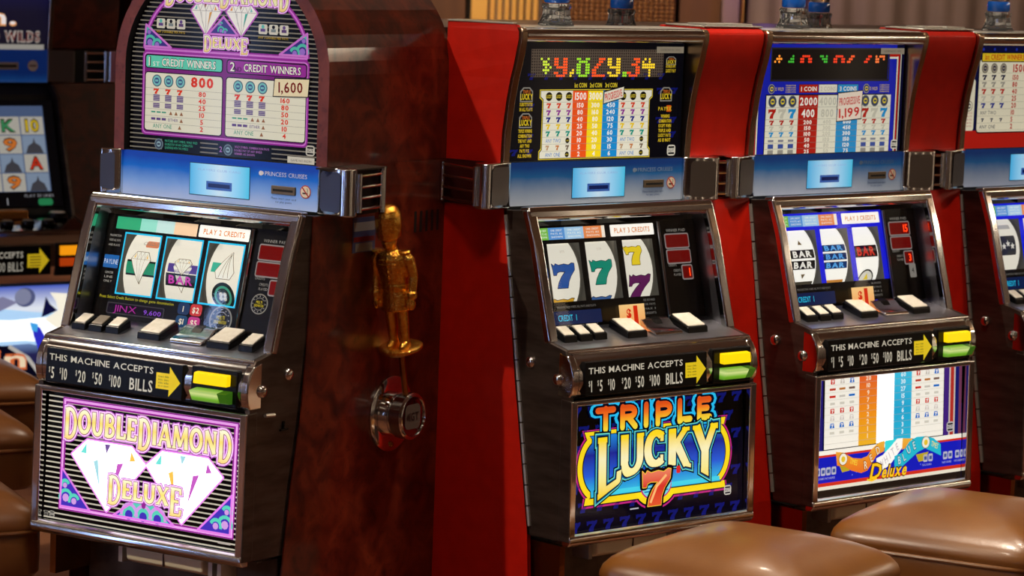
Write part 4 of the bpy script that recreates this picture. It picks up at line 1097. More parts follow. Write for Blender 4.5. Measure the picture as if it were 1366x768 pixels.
def big7(c, y, h, w=.70):
    return lambda p, cx, rw: p.seven(cx, y, rw * w, h, ink(c, .85), 1, ink((30, 26, 40), .6), .0015)
def reel_l1(p, cx, w):
    p.text(cx + .01, .044, '777', .006, ink((190, 186, 170), .8), 1)
    p.seven(cx - .001, -.006, w * .74, .052, ink((44, 86, 160), .9), 1, ink((24, 28, 60), .7), .0014); p.seven(cx - .002, -.082, w * .8, .052, ink((214, 160, 40), .9), 1, ink((60, 44, 10), .7), .0014)
def reel_l2(p, cx, w):
    p.text(cx + .01, .046, '777', .006, ink((190, 186, 170), .8), 1)
    p.seven(cx, -.003, w * .74, .052, ink((20, 140, 116), .9), 1, ink((12, 50, 44), .7), .0014); p.seven(cx, -.081, w * .76, .050, ink((60, 96, 150), .9), 1, ink((20, 30, 60), .7), .0014)
def reel_l3(p, cx, w):
    p.seven(cx - .002, .030, w * .62, .044, ink((238, 208, 40), .95), 1, ink((110, 90, 30), .7), .0014); p.seven(cx + .002, -.040, w * .74, .052, ink((96, 30, 84), .9), 1, ink((34, 10, 34), .7), .0014)

def reel_print_one(blue):
    def f(p):
        lamp_strip(p, -.215, -.022, 'PLAY 3 CREDITS', 0)
        WT = ink((150, 146, 140), .6)
        p.text(-.13, .043, 'MALFUNCTION VOIDS ALL PAYS AND PLAYS', .0045, WT, 1, width=.11)
        p.rect(-.202, .0085, -.062, .037, ink((18, 36, 84), .7), 1, r=.002); p.text(-.16, .016, 'CREDIT  1', .0125, ink((40, 200, 240), 1.1), 2, width=.052)
        p.text(-.135, .003, 'MACHINE SETTLED BY COINS OR PAY OUT', .0042, WT, 1, width=.12)
        for q, t in enumerate(('SEE BOARD', 'FOR PAYS', 'MAX 3', 'CREDITS')): p.text(.082, .046 - q * .0095, t, .0045, WT, 1, width=.034)
        meter_text(p)
        if not blue: p.rect(-.215, .108, -.198, .13, ink((40, 80, 150), .6), 1, r=.002)
        if blue: p.rect(.205, .055, .228, .088, ink((170, 164, 154), .5), 1, r=.003); p.text(.2165, .066, '4', .012, ink((30, 28, 26), .5), 2)
    return f

def dollar_card(root):
    """small orange fold-over card leaning on the art glass"""
    m = MB(); OR = ink_ramp(((250, 160, 80), (255, 206, 130)), .853, .899, 1.0)
    m.mat(OR).prism_x([(.055, .853), (.045, .899), (.0425, .8985), (.0525, .852)], -.034, .038)
    m.mat(ink((240, 140, 80), .6)).prism_x([(.055, .853), (.082, .8455), (.081, .8435), (.0525, .851)], -.034, .038)
    c = m.build('denomination_card', None, root)
    p = Print((.0556, .853, .0456, .899), .0003)
    p.text(-.010, .019, '$', .018, ink((206, 40, 10), .9), 1, off=.04); p.text(.010, .008, '1', .032, ink((206, 40, 10), .9), 1, off=.08)
    p.build('card_lettering', c)

# ================================================================ artwork: red, white and blue machine
RWB = ((206, 36, 20), (226, 222, 200), (30, 140, 200))
def marquee_rwb(p):
    k = .80
    BL = ink((24, 34, 170), k); RD = ink((176, 30, 20), k); WH = ink((226, 222, 200), k); DK = ink((10, 9, 12), .6); CY = ink((30, 140, 200), k); YE = ink((220, 196, 50), k)
    p.rect(-.2555, .001, .2525, .2575, ink((10, 14, 50), .7), 0); p.rect(-.235, .001, .226, .2575, BL, 1)
    p.rect(.228, .001, .232, .225, WH, 2); p.rect(.2325, .001, .238, .236, RD, 2); p.rect(.2405, .001, .243, .236, WH, 2); p.rect(.2, .224, .234, .236, RD, 2); p.rect(.2, .219, .232, .224, WH, 2); p.rect(.2, .001, .226, .2195, BL, 3)
    p.rect(-.2475, .001, -.241, .16, RD, 2); p.rect(-.240, .001, -.236, .16, WH, 2)
    led = [(1, 8, ['..#.', '.###', '#.#.'], (255, 150, 50)), (8, 8, ['..#', '.##', '###'], (60, 170, 50)), (14, 8, ['.####.', '##..##', '##..##'], (240, 60, 30)), (24, 8, ['##.#', '.###', '..##'], (60, 170, 50)), (31, 8, ['.####.', '##..##', '##..##'], (240, 60, 30)), (38, 8, ['..##', '.##.', '##..'], (250, 90, 40)), (47, 8, ['..##', '.##.', '##..'], (240, 60, 30)), (53, 8, ['#.###', '##..#', '##...'], (250, 120, 60))]
    led_board(p, -.199, .171, .196, .2405, led, 60, 11, ink((20, 16, 15), .7), None, 4)
    p.frame(-.203, .167, .200, .2445, .004, ink((50, 46, 44), .5), 8)
    cols = ((-.105, -.0395, RD, '1 COIN'), (-.0395, .025, WH, '2 COINS'), (.025, .0975, CY, '3 COINS'))
    for a, b, c, t in cols:
        p.rect(a, .1405, b - .001, .1605, DK, 2); p.rect(a + .001, .1415, b - .002, .1595, c, 3); p.text((a + b) / 2, .145, t, .0095, ink((236, 232, 214), k) if c != WH else ink((196, 190, 170), k), 4, off=.03, width=(b - a) * .8)
    for x in (-.196, .124):
        seal(p, x, .150, .011, ink((150, 146, 120), k), ink((40, 50, 110), k), YE, 4)
        p.text(x + .026, .146, 'IS WILD!', .0075, YE, 4, width=.026)
        for q in range(4): p.text(x + .063, .156 - q * .005, 'COMBINATIONS', .0035, YE, 4, width=.034)
    p.rect(-.214, .001, .214, .1375, DK, 3); p.rect(-.2115, .001, .2115, .135, WH, 4)
    for a, b, c, t in cols: p.rect(a, .001, b, .135, c, 5)
    rows = (('2000', '4000', ''), ('400', '800', '1199'), ('200', '400', '600'), ('150', '300', '450'), ('100', '200', '300'), ('50', '100', '150'), ('40', '80', '120'), ('25', '50', '75'))
    LN = ink((130, 126, 110), k); WT = ink((244, 240, 226), k); GY = ink((196, 192, 172), k)
    y = .135
    for q, r in enumerate(rows):
        hh = (.0275, .0275, .0135, .0135, .0135, .0135, .0135, .0135)[q]; y -= hh
        p.rect(-.2115, y, .2115, y + .0006, LN, 6)
        for (a, b, c, t), n in zip(cols, r):
            if n and not (q == 1 and c == CY): p.text((a + b) / 2, y + hh * .18, n, hh * .62, WT if c != WH else GY, 7, off=.03, xs=1.0 if q < 2 else 1.3)
        for xs in ((-.192, -.159, -.126), (.122, .155, .188)):
            for j, x in enumerate(xs):
                if q == 0: seal(p, x, y + hh / 2, .0135, ink((90, 94, 100), k), ink((50, 60, 90), k), YE, 7)
                elif q < 5: p.seven(x, y + hh / 2, .025 if q == 1 else .015, hh * .82, ((RD, GY, CY)[j], RD, GY, CY)[0 if q == 1 else q - 1], 7)
                elif q == 5: p.rect(x - .009, y + .003, x + .009, y + .008, ink((130, 130, 140), k), 7)
                else: p.rect(x - .009, y + .0015, x + .009, y + hh - .002, (ink((60, 80, 150), k), ink((150, 146, 136), k))[q - 6], 7)
    for (s0, s1, t, hh) in ((.103, .1385, 'PROGRESSIVE', .017), (.0745, .1045, '1,199', .020)):
        q = [(.0255, s0), (.108, s0 + .006), (.1095, s1 + .006), (.027, s1)]
        p.poly([(.0235, s0 - .002), (.110, s0 + .0035), (.1115, s1 + .008), (.0255, s1 + .0025)], DK, 9); p.poly(q, ink((234, 216, 196), k), 10)
        p.text(.067, s0 + .010, t, hh, ink((196, 30, 30), k), 11, off=.02, width=.070, rot=4)
    logo(p, .231, .017, .022, ink((206, 200, 184), k), DK, 5)

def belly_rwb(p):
    k = 1.0
    WH = ink((255, 250, 236), k); BL = ink((24, 30, 190), k); RD = ink((214, 50, 30), k); DK = ink((20, 18, 30), .6)
    p.rect(-.252, .012, .252, .286, ink((18, 20, 90), .9), 0)
    for a, b, c in ((-.250, -.243, (226, 214, 200)), (-.243, -.236, (150, 30, 60)), (-.236, -.226, (40, 30, 120)), (.187, .205, (70, 36, 130)), (.205, .210, (214, 200, 190)), (.210, .222, (190, 50, 40)), (.222, .227, (214, 200, 190)), (.227, .240, (24, 26, 110)), (.240, .25, (120, 60, 90))): p.rect(a, .105, b, .286, ink(c, k * .9), 1)
    p.rect(-.2225, .118, .1865, .286, DK, 2); p.rect(-.2205, .120, .1850, .286, WH, 3)
    hot = ink((255, 254, 250), 1.9)
    p.rect(-.107, .120, -.0465, .286, ink_ramp(((255, 190, 30), (255, 150, 20), (240, 100, 40)), .55, .71, k), 4); p.rect(-.0465, .120, .0115, .286, hot, 4); p.rect(.0115, .120, .072, .286, ink_ramp(((30, 190, 225), (20, 175, 220), (60, 200, 235)), .55, .71, k), 4)
    nums = ('20', '10', '9', '7', '3', '2', '2', '1', '1'); n3 = ('60', '30', '27', '15', '9', '6', '6', '3', '3')
    LN = ink((170, 166, 160), k); cs = ((206, 40, 30), (206, 200, 190), (30, 110, 200))
    for q in range(9):
        y = .2665 - q * .0165
        p.rect(-.2205, y - .003, .185, y - .0024, LN, 5)
        p.text(-.077, y + .001, nums[q], .0095, ink((255, 232, 200), k), 6, off=.03, xs=1.1); p.text(.042, y + .001, n3[q], .0095, ink((236, 250, 255), k), 6, off=.03, xs=1.1)
        if q < 3: p.text(-.0175, y + .001, ('40', '20', '18')[q], .0095, ink((226, 222, 216), 1.6), 6, off=.02)
        for bx in (-.196, .094):
            for j in range(3):
                x = bx + j * .032
                if q in (0, 4, 5, 6):
                    cq = ink(cs[(j if q == 0 else (0 if q < 5 else 2))] if q != 5 else (214, 208, 200), k)
                    p.poly([(x - .008, y - .0005), (x + .008, y - .0005), (x + .0055, y + .0105), (x - .0055, y + .0105)] if q in (5, 6) or (q == 0 and j) else [(x - .0065, y - .0005), (x + .0065, y - .0005), (x + .0065, y + .0105), (x - .0065, y + .0105)], cq, 6); p.seven(x, y + .005, .007, .008, ink((255, 246, 236), k), 7)
                elif q in (1, 2): p.rect(x - .010, y + .002, x + .010, y + .007, ink(((190, 60, 40), (190, 120, 60), (120, 90, 80))[j] if q == 1 else cs[j], k), 6)
                elif q in (3, 7): p.rect(x - .008, y + .002, x + .008, y + .008, ink((214, 210, 196), k), 6)
    logo(p, .2105, .137, .024, ink((196, 190, 190), .9), DK, 4)
    # bottom band
    p.rect(-.252, .108, .252, .118, WH, 4); p.rect(-.252, .103, .252, .108, RD, 4); p.rect(-.252, .045, .252, .103, BL, 4); p.rect(-.252, .037, .252, .045, RD, 4); p.rect(-.252, .029, .252, .037, ink((240, 232, 210), k), 4); p.rect(-.252, .012, .252, .029, ink((44, 33, 26), .6), 4)  # lowest strip paints the chrome frame's reflection as dark brown
    random.seed(9)
    for q in range(16): p.disc(random.uniform(-.24, .24), random.uniform(.05, .1), .002, ink((90, 110, 240), k), 5, 6)
    OR = ink_ramp(((250, 110, 24), (252, 150, 30), (255, 190, 60)), .49, .56, k); CYB = ink((40, 190, 215), k); TQ = ink((60, 225, 230), k)
    o1 = [(-.1821, .1126), (-.1581, .1091), (-.1256, .0938), (-.0973, .0899), (-.0771, .0936), (-.0613, .1088), (-.0371, .1219), (-.0187, .1239), (-.0201, .0996), (-.0445, .0934), (-.0604, .0754), (-.0762, .0603), (-.0964, .0566), (-.1289, .0652), (-.1533, .0771), (-.1773, .0807)]
    w1 = [(-.0463, .0853), (-.024, .0916), (.0043, .1099), (.0245, .1249), (.0432, .1247), (.0418, .1025), (.0216, .0847), (.0014, .067), (-.023, .0567), (-.0438, .0684)]
    b1 = [(.0154, .0853), (.0421, .0912), (.0665, .1143), (.0913, .1234), (.1209, .1223), (.1507, .1155), (.1768, .0991), (.1785, .072), (.1517, .0829), (.1217, .094), (.0966, .0878), (.0677, .0721), (.0431, .059), (.0161, .0578)]
    p.poly([(-.016, .1235), (.022, .124), (.0, .105), (-.018, .096)], TQ, 6); p.poly([(.043, .124), (.078, .121), (.055, .100), (.042, .098)], OR, 6)
    p.poly(o1, OR, 7); p.poly(w1, ink((255, 252, 244), k * 1.1), 8); p.poly(b1, CYB, 9)
    for x, y in ((-.1585, .094), (.1234, .108)): p.disc(x, y, .0145, ink((120, 90, 30), k), 10, 16); p.disc(x, y, .0130, ink((250, 244, 226), k), 11, 16); p.disc(x, y, .007, ink((236, 200, 50), k), 12, 10)
    for ch, x, y, r_ in (('R', -.0815, .0745, 8), ('E', -.0607, .0893, 24), ('D', -.0387, .1054, 24)): p.text(x, y - .010, ch, .019, ink((140, 60, 20), .8), 11, off=.05, xs=.7, rot=r_); p.text(x, y - .0095, ch, .018, ink((255, 236, 200), k), 12, off=.01, xs=.7, rot=r_)
    for ch, x, y in (('W', -.026, .073), ('H', -.010, .082), ('I', .002, .090), ('T', .013, .098), ('E', .028, .108)): p.text(x, y - .009, ch, .017, ink((206, 196, 200), k), 11, off=.02, xs=.7, rot=28)
    for ch, x, y, r_ in (('B', .0335, .0752, 10), ('L', .0516, .082, 24), ('U', .067, .0975, 28), ('E', .0856, .1056, 20)): p.text(x, y - .010, ch, .019, ink((20, 80, 110), .8), 12, off=.05, xs=.7, rot=r_); p.text(x, y - .0095, ch, .018, ink((210, 240, 240), k), 13, off=.01, xs=.7, rot=r_)
    p.text(-.125, .079, 'TIMES', .012, ink((255, 224, 70), k), 11, rot=-16, width=.026); p.text(.152, .094, 'TIMES', .012, ink((255, 224, 90), k), 12, rot=-22, width=.026)
    DLX = ((-.0600, .0560, .032, 'D'), (-.0270, .0385, .019, 'e'), (-.010, .0385, .026, 'l'), (.005, .0385, .019, 'u'), (.024, .0385, .019, 'x'), (.043, .0385, .019, 'e'))
    for o, c, lay in ((.10, (70, 34, 4), 14), (.03, (255, 200, 30), 15)):
        p.text(-.052, .040, 'D', .034, ink(c, 1.05), lay, off=o * .7, shear=.25, xs=1.1); p.text(.012, .040, 'eluxe', .0265, ink(c, 1.05), lay, off=o, shear=.35, width=.085)
    p.line([(-.078, .040), (-.062, .036), (-.045, .040)], .004, ink((255, 200, 30), 1.05), 15)
    for x in (-.24, -.205, .125, .195, .238):
        for j in range(2): p.rect(x + j * .018 - .008, .062, x + j * .018 + .007, .080, ink((196, 196, 214), .9), 6, r=.003); p.rect(x + j * .018 - .005, .067, x + j * .018 + .004, .075, ink((70, 90, 160), .9), 7)
        p.text(x + .005, .053, 'PAYS DOUBLE', .0045, ink((196, 200, 226), .9), 6, width=.032)
    for x in (-.148, .113): p.poly([(x - .022, .082), (x + .022, .085), (x + .012, .066), (x - .012, .064)], ink((200, 176, 40), .9), 6)

def bars(rows):
    """stacked BAR symbols: (y, h, plate, letters)"""
    def f(p, cx, w):
        for y, h, c, t in rows:
            p.rect(cx - w * .46, y - h / 2, cx + w * .46, y + h / 2, ink(c, .7), 1); p.text(cx, y - h * .34, 'BAR', h * .68, ink(t, .95), 2, off=.04, width=w * .72)
    return f
def reel_r1(p, cx, w):
    bars(((.008, .020, (30, 26, 24), (244, 240, 226)), (-.017, .020, (30, 26, 24), (244, 240, 226))))(p, cx, w)
    for s in (-1, 1): p.poly([(cx - .006, s * .034 - .004), (cx + .008, s * .034 - .004), (cx + .001, s * .034 + s * .012 - .004)], ink((120, 100, 70), .8), 1)
    p.rect(cx - w * .4, -.066, cx + w * .45, -.056, ink((80, 74, 60), .7), 1)
def reel_r2(p, cx, w):
    bars(((.018, .016, (20, 60, 120), (90, 170, 235)), (-.002, .016, (16, 50, 110), (80, 160, 230)), (-.022, .016, (20, 60, 120), (90, 170, 235))))(p, cx, w)
    p.rect(cx - w * .4, -.066, cx + w * .4, -.057, ink((210, 140, 60), .9), 1)
def reel_r3(p, cx, w):
    bars(((.006, .028, (40, 16, 20), (210, 50, 36)),))(p, cx, w)
    p.disc(cx + .004, -.062, .026, ink((60, 60, 56), .6), 1, 20); p.disc(cx + .004, -.062, .022, ink((226, 222, 206), .9), 2, 20); p.poly([(cx - .004, -.062), (cx + .012, -.062), (cx + .004, -.046)], ink((230, 200, 40), .95), 3)
def reel_s1(p, cx, w):
    p.rect(cx - w * .3, -.026, cx + w * .34, .022, ink((50, 50, 56), .7), 1, r=.004)
    for j in range(3):
        x, y = cx - .016 + j * .016, -.004 + (j % 2) * .006
        p.poly([(x + .009 * (1 if a % 2 == 0 else .42) * math.sin(a * PI / 5), y + .009 * (1 if a % 2 == 0 else .42) * math.cos(a * PI / 5)) for a in range(10)], ink((226, 222, 210), .9), 2)
    p.rect(cx - w * .4, .040, cx + w * .3, .052, ink((190, 186, 176), .8), 1)

def marquee_stars(p):
    k = .75
    DKB = ink((12, 16, 60), .7); RD = ink((176, 30, 20), k); WH = ink((226, 218, 190), k); DK = ink((14, 12, 16), .6); YE = ink((222, 190, 40), k)
    p.rect(-.2555, .001, .2525, .2575, DKB, 0); p.rect(-.2555, .001, .2525, .045, RD, 1)
    for q in range(12): p.disc(-.23 + q * .042, .243, .004, ink((30, 50, 160), k), 1, 6)
    p.rect(-.250, .045, -.212, .170, WH, 2, r=.006); seal(p, -.232, .105, .013, ink((120, 110, 90), k), WH, ink((60, 60, 80), k), 3)
    for q in range(5): p.text(-.232, .086 - q * .008, 'PAYS', .004, RD, 3, width=.024)
    p.rect(-.203, .038, .22, .222, DK, 2, r=.01); p.rect(-.2, .041, .217, .219, WH, 3, r=.009)
    p.rect(-.195, .212, -.02, .236, DK, 4, r=.003); p.rect(-.192, .2145, -.023, .2335, YE, 5); p.text(-.107, .218, '1st CREDIT WINNERS', .0125, ink((190, 40, 20), k), 6, off=.02, width=.150)
    nums = ('1500', '150', '80', '40', '25', '20', '10', '5', '2')
    for q, n in enumerate(nums):
        y = .186 - q * .0172 if q else .188
        p.rect(-.2, y - .003, .217, y - .0024, ink((150, 144, 120), k), 4)
        p.text(-.073, y, n, .018 if q == 0 else .0115, RD, 6, off=.03, al='l')
        for j in range(3):
            x = -.18 + j * .035
            if q == 0: seal(p, x, y + .009, .0125, ink((110, 104, 92), k), ink((150, 140, 120), k), DKB, 5)
            elif q < 6: p.seven(x, y + .006, .017, .013, ((ink((30, 30, 60), k)), ink((150, 144, 130), k), RD, ink((190, 184, 166), k), ink((30, 44, 130), k))[q - 1], 5)
            elif q == 7: p.seven(x, y + .005, .010, .009, DKB, 5)
        p.text(.105, y, str(int(n) * 2), .018 if q == 0 else .0115, RD, 6, off=.03, al='l')
        for j in range(3):
            x = .015 + j * .031
            if q == 0: seal(p, x, y + .009, .0125, ink((110, 104, 92), k), ink((150, 140, 120), k), DKB, 5)
            elif q < 6: p.seven(x, y + .006, .017, .013, ((ink((30, 30, 60), k)), ink((150, 144, 130), k), RD, ink((190, 184, 166), k), ink((30, 44, 130), k))[q - 1], 5)
        if q in (6, 8): p.text(-.19, y + .001, 'ANY TWO' if q == 6 else 'ANY ONE', .009, ink((60, 60, 70), k), 5, al='l', width=.06)

def belly_plain(p):
    p.rect(-.252, .012, .252, .286, ink((18, 20, 90), .6), 0); p.rect(-.22, .1, .2, .28, ink((226, 220, 200), .8), 1)
    for q in range(9): p.rect(-.22, .11 + q * .018, .2, .1106 + q * .018, ink((150, 146, 130), .8), 2)
    p.rect(-.1, .1, -.04, .28, ink((206, 40, 24), .8), 3); p.rect(.02, .1, .08, .28, ink((30, 140, 200), .8), 3)

# ================================================================ build the four machines of the bank
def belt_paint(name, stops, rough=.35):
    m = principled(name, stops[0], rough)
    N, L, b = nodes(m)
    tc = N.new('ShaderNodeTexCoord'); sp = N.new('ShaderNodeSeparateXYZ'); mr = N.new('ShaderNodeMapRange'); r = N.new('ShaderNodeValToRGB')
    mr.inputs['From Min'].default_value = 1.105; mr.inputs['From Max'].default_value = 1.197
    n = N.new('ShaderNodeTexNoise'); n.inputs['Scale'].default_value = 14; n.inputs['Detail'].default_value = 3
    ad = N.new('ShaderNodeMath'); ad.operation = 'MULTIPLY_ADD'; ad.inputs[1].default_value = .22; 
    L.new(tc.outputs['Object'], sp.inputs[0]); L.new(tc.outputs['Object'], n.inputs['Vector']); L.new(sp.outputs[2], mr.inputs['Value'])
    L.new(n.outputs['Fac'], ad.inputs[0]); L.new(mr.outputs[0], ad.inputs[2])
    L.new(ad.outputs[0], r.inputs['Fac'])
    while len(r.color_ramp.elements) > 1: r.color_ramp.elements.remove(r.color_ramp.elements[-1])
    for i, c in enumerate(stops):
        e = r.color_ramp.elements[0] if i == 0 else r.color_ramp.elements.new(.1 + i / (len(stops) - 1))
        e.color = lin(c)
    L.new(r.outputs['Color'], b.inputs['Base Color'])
    # weak emission added to the fascia's painted colours
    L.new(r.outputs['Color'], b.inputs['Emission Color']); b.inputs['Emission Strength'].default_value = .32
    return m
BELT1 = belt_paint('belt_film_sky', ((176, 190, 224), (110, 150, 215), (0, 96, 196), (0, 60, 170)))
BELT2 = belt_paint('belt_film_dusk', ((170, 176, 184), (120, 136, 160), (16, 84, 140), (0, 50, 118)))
BTN = [(-.236, -.200, .058, .100, WHITECAP), (-.192, -.156, .058, .100, WHITECAP), (-.149, -.113, .056, .098, WHITECAP), (-.060, -.002, .040, .104, WHITECAP), (.118, .178, .040, .104, WHITECAP)]
GREYCAP = principled('button_cap_grey', (120, 110, 96), .3)
BTN1 = [(-.236, -.200, .058, .100, WHITECAP), (-.192, -.156, .058, .100, GREYCAP), (-.149, -.113, .056, .098, WHITECAP), (-.060, -.002, .040, .104, WHITECAP), (.116, .174, .040, .104, WHITECAP), (.194, .230, .052, .102, WHITECAP)]

M1 = machine(1, 'slot_machine', 'arched burl-wood slot machine with two white diamonds on its glowing belly glass', {
    'panel': BLACK, 'reels': (reel_dd1, reel_dd2, reel_dd3), 'reel_print': reel_print_diamond, 'meters': ('', '', ''), 'buttons': BTN1, 'ramp': (.022, .104),
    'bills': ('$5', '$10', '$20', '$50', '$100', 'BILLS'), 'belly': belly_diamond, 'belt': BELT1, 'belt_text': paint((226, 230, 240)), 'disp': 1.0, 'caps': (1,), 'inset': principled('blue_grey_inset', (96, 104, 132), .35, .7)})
M2 = machine(2, 'slot_machine', 'slot machine with three coloured sevens and a yellow lettered black belly glass', {
    'hinge': True, 'panel': BLACK, 'reels': (reel_l1, reel_l2, reel_l3), 'reel_print': reel_print_one(False), 'meters': ('', '', '1'), 'buttons': BTN, 'ramp': (.022, .104),
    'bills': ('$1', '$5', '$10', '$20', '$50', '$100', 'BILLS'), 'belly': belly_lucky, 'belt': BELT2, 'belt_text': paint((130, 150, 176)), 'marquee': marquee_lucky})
upright_top(M2, {'marquee': marquee_lucky}); dollar_card(M2); stand(M2)
BLUEPAN = ink((20, 28, 226), .9)
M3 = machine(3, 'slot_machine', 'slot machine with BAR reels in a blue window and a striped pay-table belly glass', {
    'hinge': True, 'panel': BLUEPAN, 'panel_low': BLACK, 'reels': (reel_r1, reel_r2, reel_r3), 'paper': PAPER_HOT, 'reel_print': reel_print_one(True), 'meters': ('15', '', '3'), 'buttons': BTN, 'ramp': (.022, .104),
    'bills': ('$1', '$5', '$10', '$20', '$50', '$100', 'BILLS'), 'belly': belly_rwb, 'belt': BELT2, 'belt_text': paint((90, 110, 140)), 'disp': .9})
upright_top(M3, {'marquee': marquee_rwb}); dollar_card(M3); stand(M3)
M4 = machine(4, 'slot_machine', 'slot machine cut by the right edge with a star symbol on its reel', {
    'hinge': True, 'panel': BLUEPAN, 'panel_low': BLACK, 'reels': (reel_s1, reel_r2, reel_r3), 'reel_print': reel_print_one(True), 'meters': ('', '', ''), 'buttons': BTN, 'ramp': (.022, .104),
    'bills': ('$1', '$5', '$10', '$20', '$50', '$100', 'BILLS'), 'belly': belly_plain, 'belt': BELT2, 'belt_text': paint((90, 110, 140)), 'disp': .9})
upright_top(M4, {'marquee': marquee_stars}); stand(M4)

# ---- the arched wooden hood and sides of the first machine
def arch_pts(hw, sp, b, z0, n=28):
    return [(hw, z0)] + [(hw * math.cos(PI * i / n), sp + b * math.sin(PI * i / n)) for i in range(n + 1)] + [(-hw, z0)]
m = MB()
out = arch_pts(.274, 1.380, .240, 1.197); inn = arch_pts(.2475, 1.380, .2175, 1.197)
F, B_, G_ = .070, .510, .086
for i in range(len(out) - 1):
    (xa, za), (xb, zb) = out[i], out[i + 1]; (ia, ja), (ib, jb) = inn[i], inn[i + 1]
    m.mat(BURL).poly([(xa, F, za), (xa, B_, za), (xb, B_, zb), (xb, F, zb)])
    m.mat(BURL_EDGE).poly([(xa, F, za), (xb, F, zb), (ib, F, jb), (ia, F, ja)])
    m.mat(MATTEBLACK).poly([(ia, F, ja), (ib, F, jb), (ib, G_, jb), (ia, G_, ja)])
m.mat(MATTEBLACK).poly([(x, G_ + .001, z) for x, z in inn]); m.poly([(x, B_, z) for x, z in out[::-1]])
hood = m.build('arch_hood', None, M1, smooth=True); hood['label'] = 'arched burl veneer hood'
p = Print(PL_M1, .00025); marquee_diamond(p); p.build('marquee_artwork', M1)
WS = [(-.51, 1.1965), (-.0705, 1.1965), (-.0705, 1.10), (-.030, 1.10), (-.022, .86), (-.006, .70), (.020, .565), (.045, .39), (.06, FZ), (-.51, FZ)]
for s in (-1, 1):
    MB().prism_x(WS, *sorted((s * .2712, s * .274))).build('wood_side', BURL, M1)
stand(M1, (-.035, .16))
# polished end bracket wrapping the right corner, with its grille
g = belt_grille(M1, (.349, -.078), (.333, -.178), z0=1.118, z1=1.184)
MB().prism_z([(.276, .03), (.345, .07), (.338, .19), (.276, .19)], 1.195, 1.1985).build('bracket_top', DARKMETAL, M1)
MB().prism_z([(.276, .08), (.335, .08), (.322, .185), (.276, .185)], 1.105, 1.195).build('bracket_core', principled('dark_bronze', (44, 28, 18), .3, .8), M1)
MB().tube([(.333, .182, 1.106), (.333, .182, 1.198)], .007, 10).build('bracket_post', CHROME, M1, smooth=True)
MB().prism_z([(-.2525, .069), (-.262, .060), (-.288, .046), (-.296, .052), (-.296, .09), (-.2525, .10)], 1.103, 1.199).build('belt_cap', CHROME, M1, bevel=.0035, seg=3)
q_ = MB().poly([(-.289, .0455, 1.118), (-.266, .0568, 1.112), (-.262, .0590, 1.118), (-.262, .0590, 1.185), (-.266, .0568, 1.191), (-.289, .0455, 1.186)]); q_.build('cap_inset', MATS['blue_grey_inset'], M1)
for d, z in ((.036, .792), (.121, .767)):
    MB().lathe([(.013, 0), (.013, .003), (.0105, .007), (.005, .0095), (.0005, .010)], 16, (.2705, -d, z), 'x').build('dome_bolt', CHROME, M1, smooth=True)
MB().tube([(.276, -.115, .719), (.276, -.085, .717)], .004, 8).build('latch_pin', STEEL, M1, smooth=True)
MB().box(.2705, .2745, -.060, -.035, .681, .6845).build('latch_plate', BLACK, M1)
MB().box(.2705, .2745, -.051, -.047, .684, .70).build('latch_key', BLACK, M1)
for q in range(5):
    d = -.392 - q * .021
    MB().box(.2735, .2748, -d - .004, -d + .004, 1.046, 1.090).build('vent_slot', MATTEBLACK, M1)
st_ = MB(); st_.mat(paint((60, 70, 110))).box(.2742, .2752, .165, .245, 1.018, 1.090)
st_.mat(paint((150, 150, 150))).box(.2752, .2756, .168, .242, 1.062, 1.080); st_.mat(paint((110, 20, 24))).box(.2752, .2756, .168, .242, 1.040, 1.050); st_.mat(paint((120, 118, 112))).box(.2752, .2756, .175, .235, 1.020, 1.037)
so = st_.build('asset_sticker', None, M1); so['label'] = 'blue and white asset sticker with bar code'

# ---- pull lever: polished hub, brass rod, gold guardsman figure as the grip
lev = empty('pull_lever', (.274, .322, .671)); lev.parent = M1; lev['label'] = 'pull lever with gold guardsman figure as its grip'
m = MB(); n = 40
pr = [(.079, 0), (.079, .004), (.074, .0075), (.05, .0085)]
pl = m.lathe(pr, n, (0, 0, 0), 'x').build('mount_plate', CHROME, lev, smooth=True)
for a in (40, 275):
    MB().lathe([(.006, 0), (.006, .003), (.003, .006)], 10, (.008, -.064 * math.cos(R(a)), .064 * math.sin(R(a))), 'x').build('plate_screw', BRASS, pl, smooth=True)
MB().lathe([(.047, .008), (.047, .022), (.044, .024)], 36, (0, 0, 0), 'x').build('inner_hub', CHROME, lev, smooth=True)
MB().lathe([(.040, .024), (.040, .028)], 30, (0, 0, 0), 'x').build('hub_gap', MATTEBLACK, lev)
hb = MB().lathe([(.046, .028), (.049, .030), (.0495, .055), (.046, .059), (.043, .060), (.0425, .056)], 36, (0, 0, 0), 'x').build('outer_hub', CHROME, lev, smooth=True)
MB().lathe([(.042, .052), (.042, .056)], 28, (0, 0, 0), 'x').build('hub_face', BLACK, hb)
p = Print(lambda x, s_, h: (.0565 + h, x, s_), .0004)
p.rect(-.028, -.026, .028, .026, paint((86, 78, 70), .35), 0, r=.012); p.text(.004, -.008, 'IGT', .016, paint((24, 20, 18)), 1, off=.03, width=.034); p.poly([(-.024, -.002), (-.018, .008), (-.012, -.002), (-.018, -.007)], paint((24, 20, 18)), 1)
p.build('hub_emblem', hb)
LEAN = Matrix.Rotation(R(13), 4, 'X')
rod = MB().tube([(.044, 0, .03), (.044, 0, .145)], .0065, 12).build('lever_rod', BRASS, lev, smooth=True); rod.matrix_local = LEAN
fb = MB().lathe([(.010, .137), (.040, .143), (.046, .149), (.046, .154), (.042, .156), (.02, .157)], 32, (.044, 0, 0)).build('figure_base', GOLD, lev, smooth=True); fb.matrix_local = LEAN

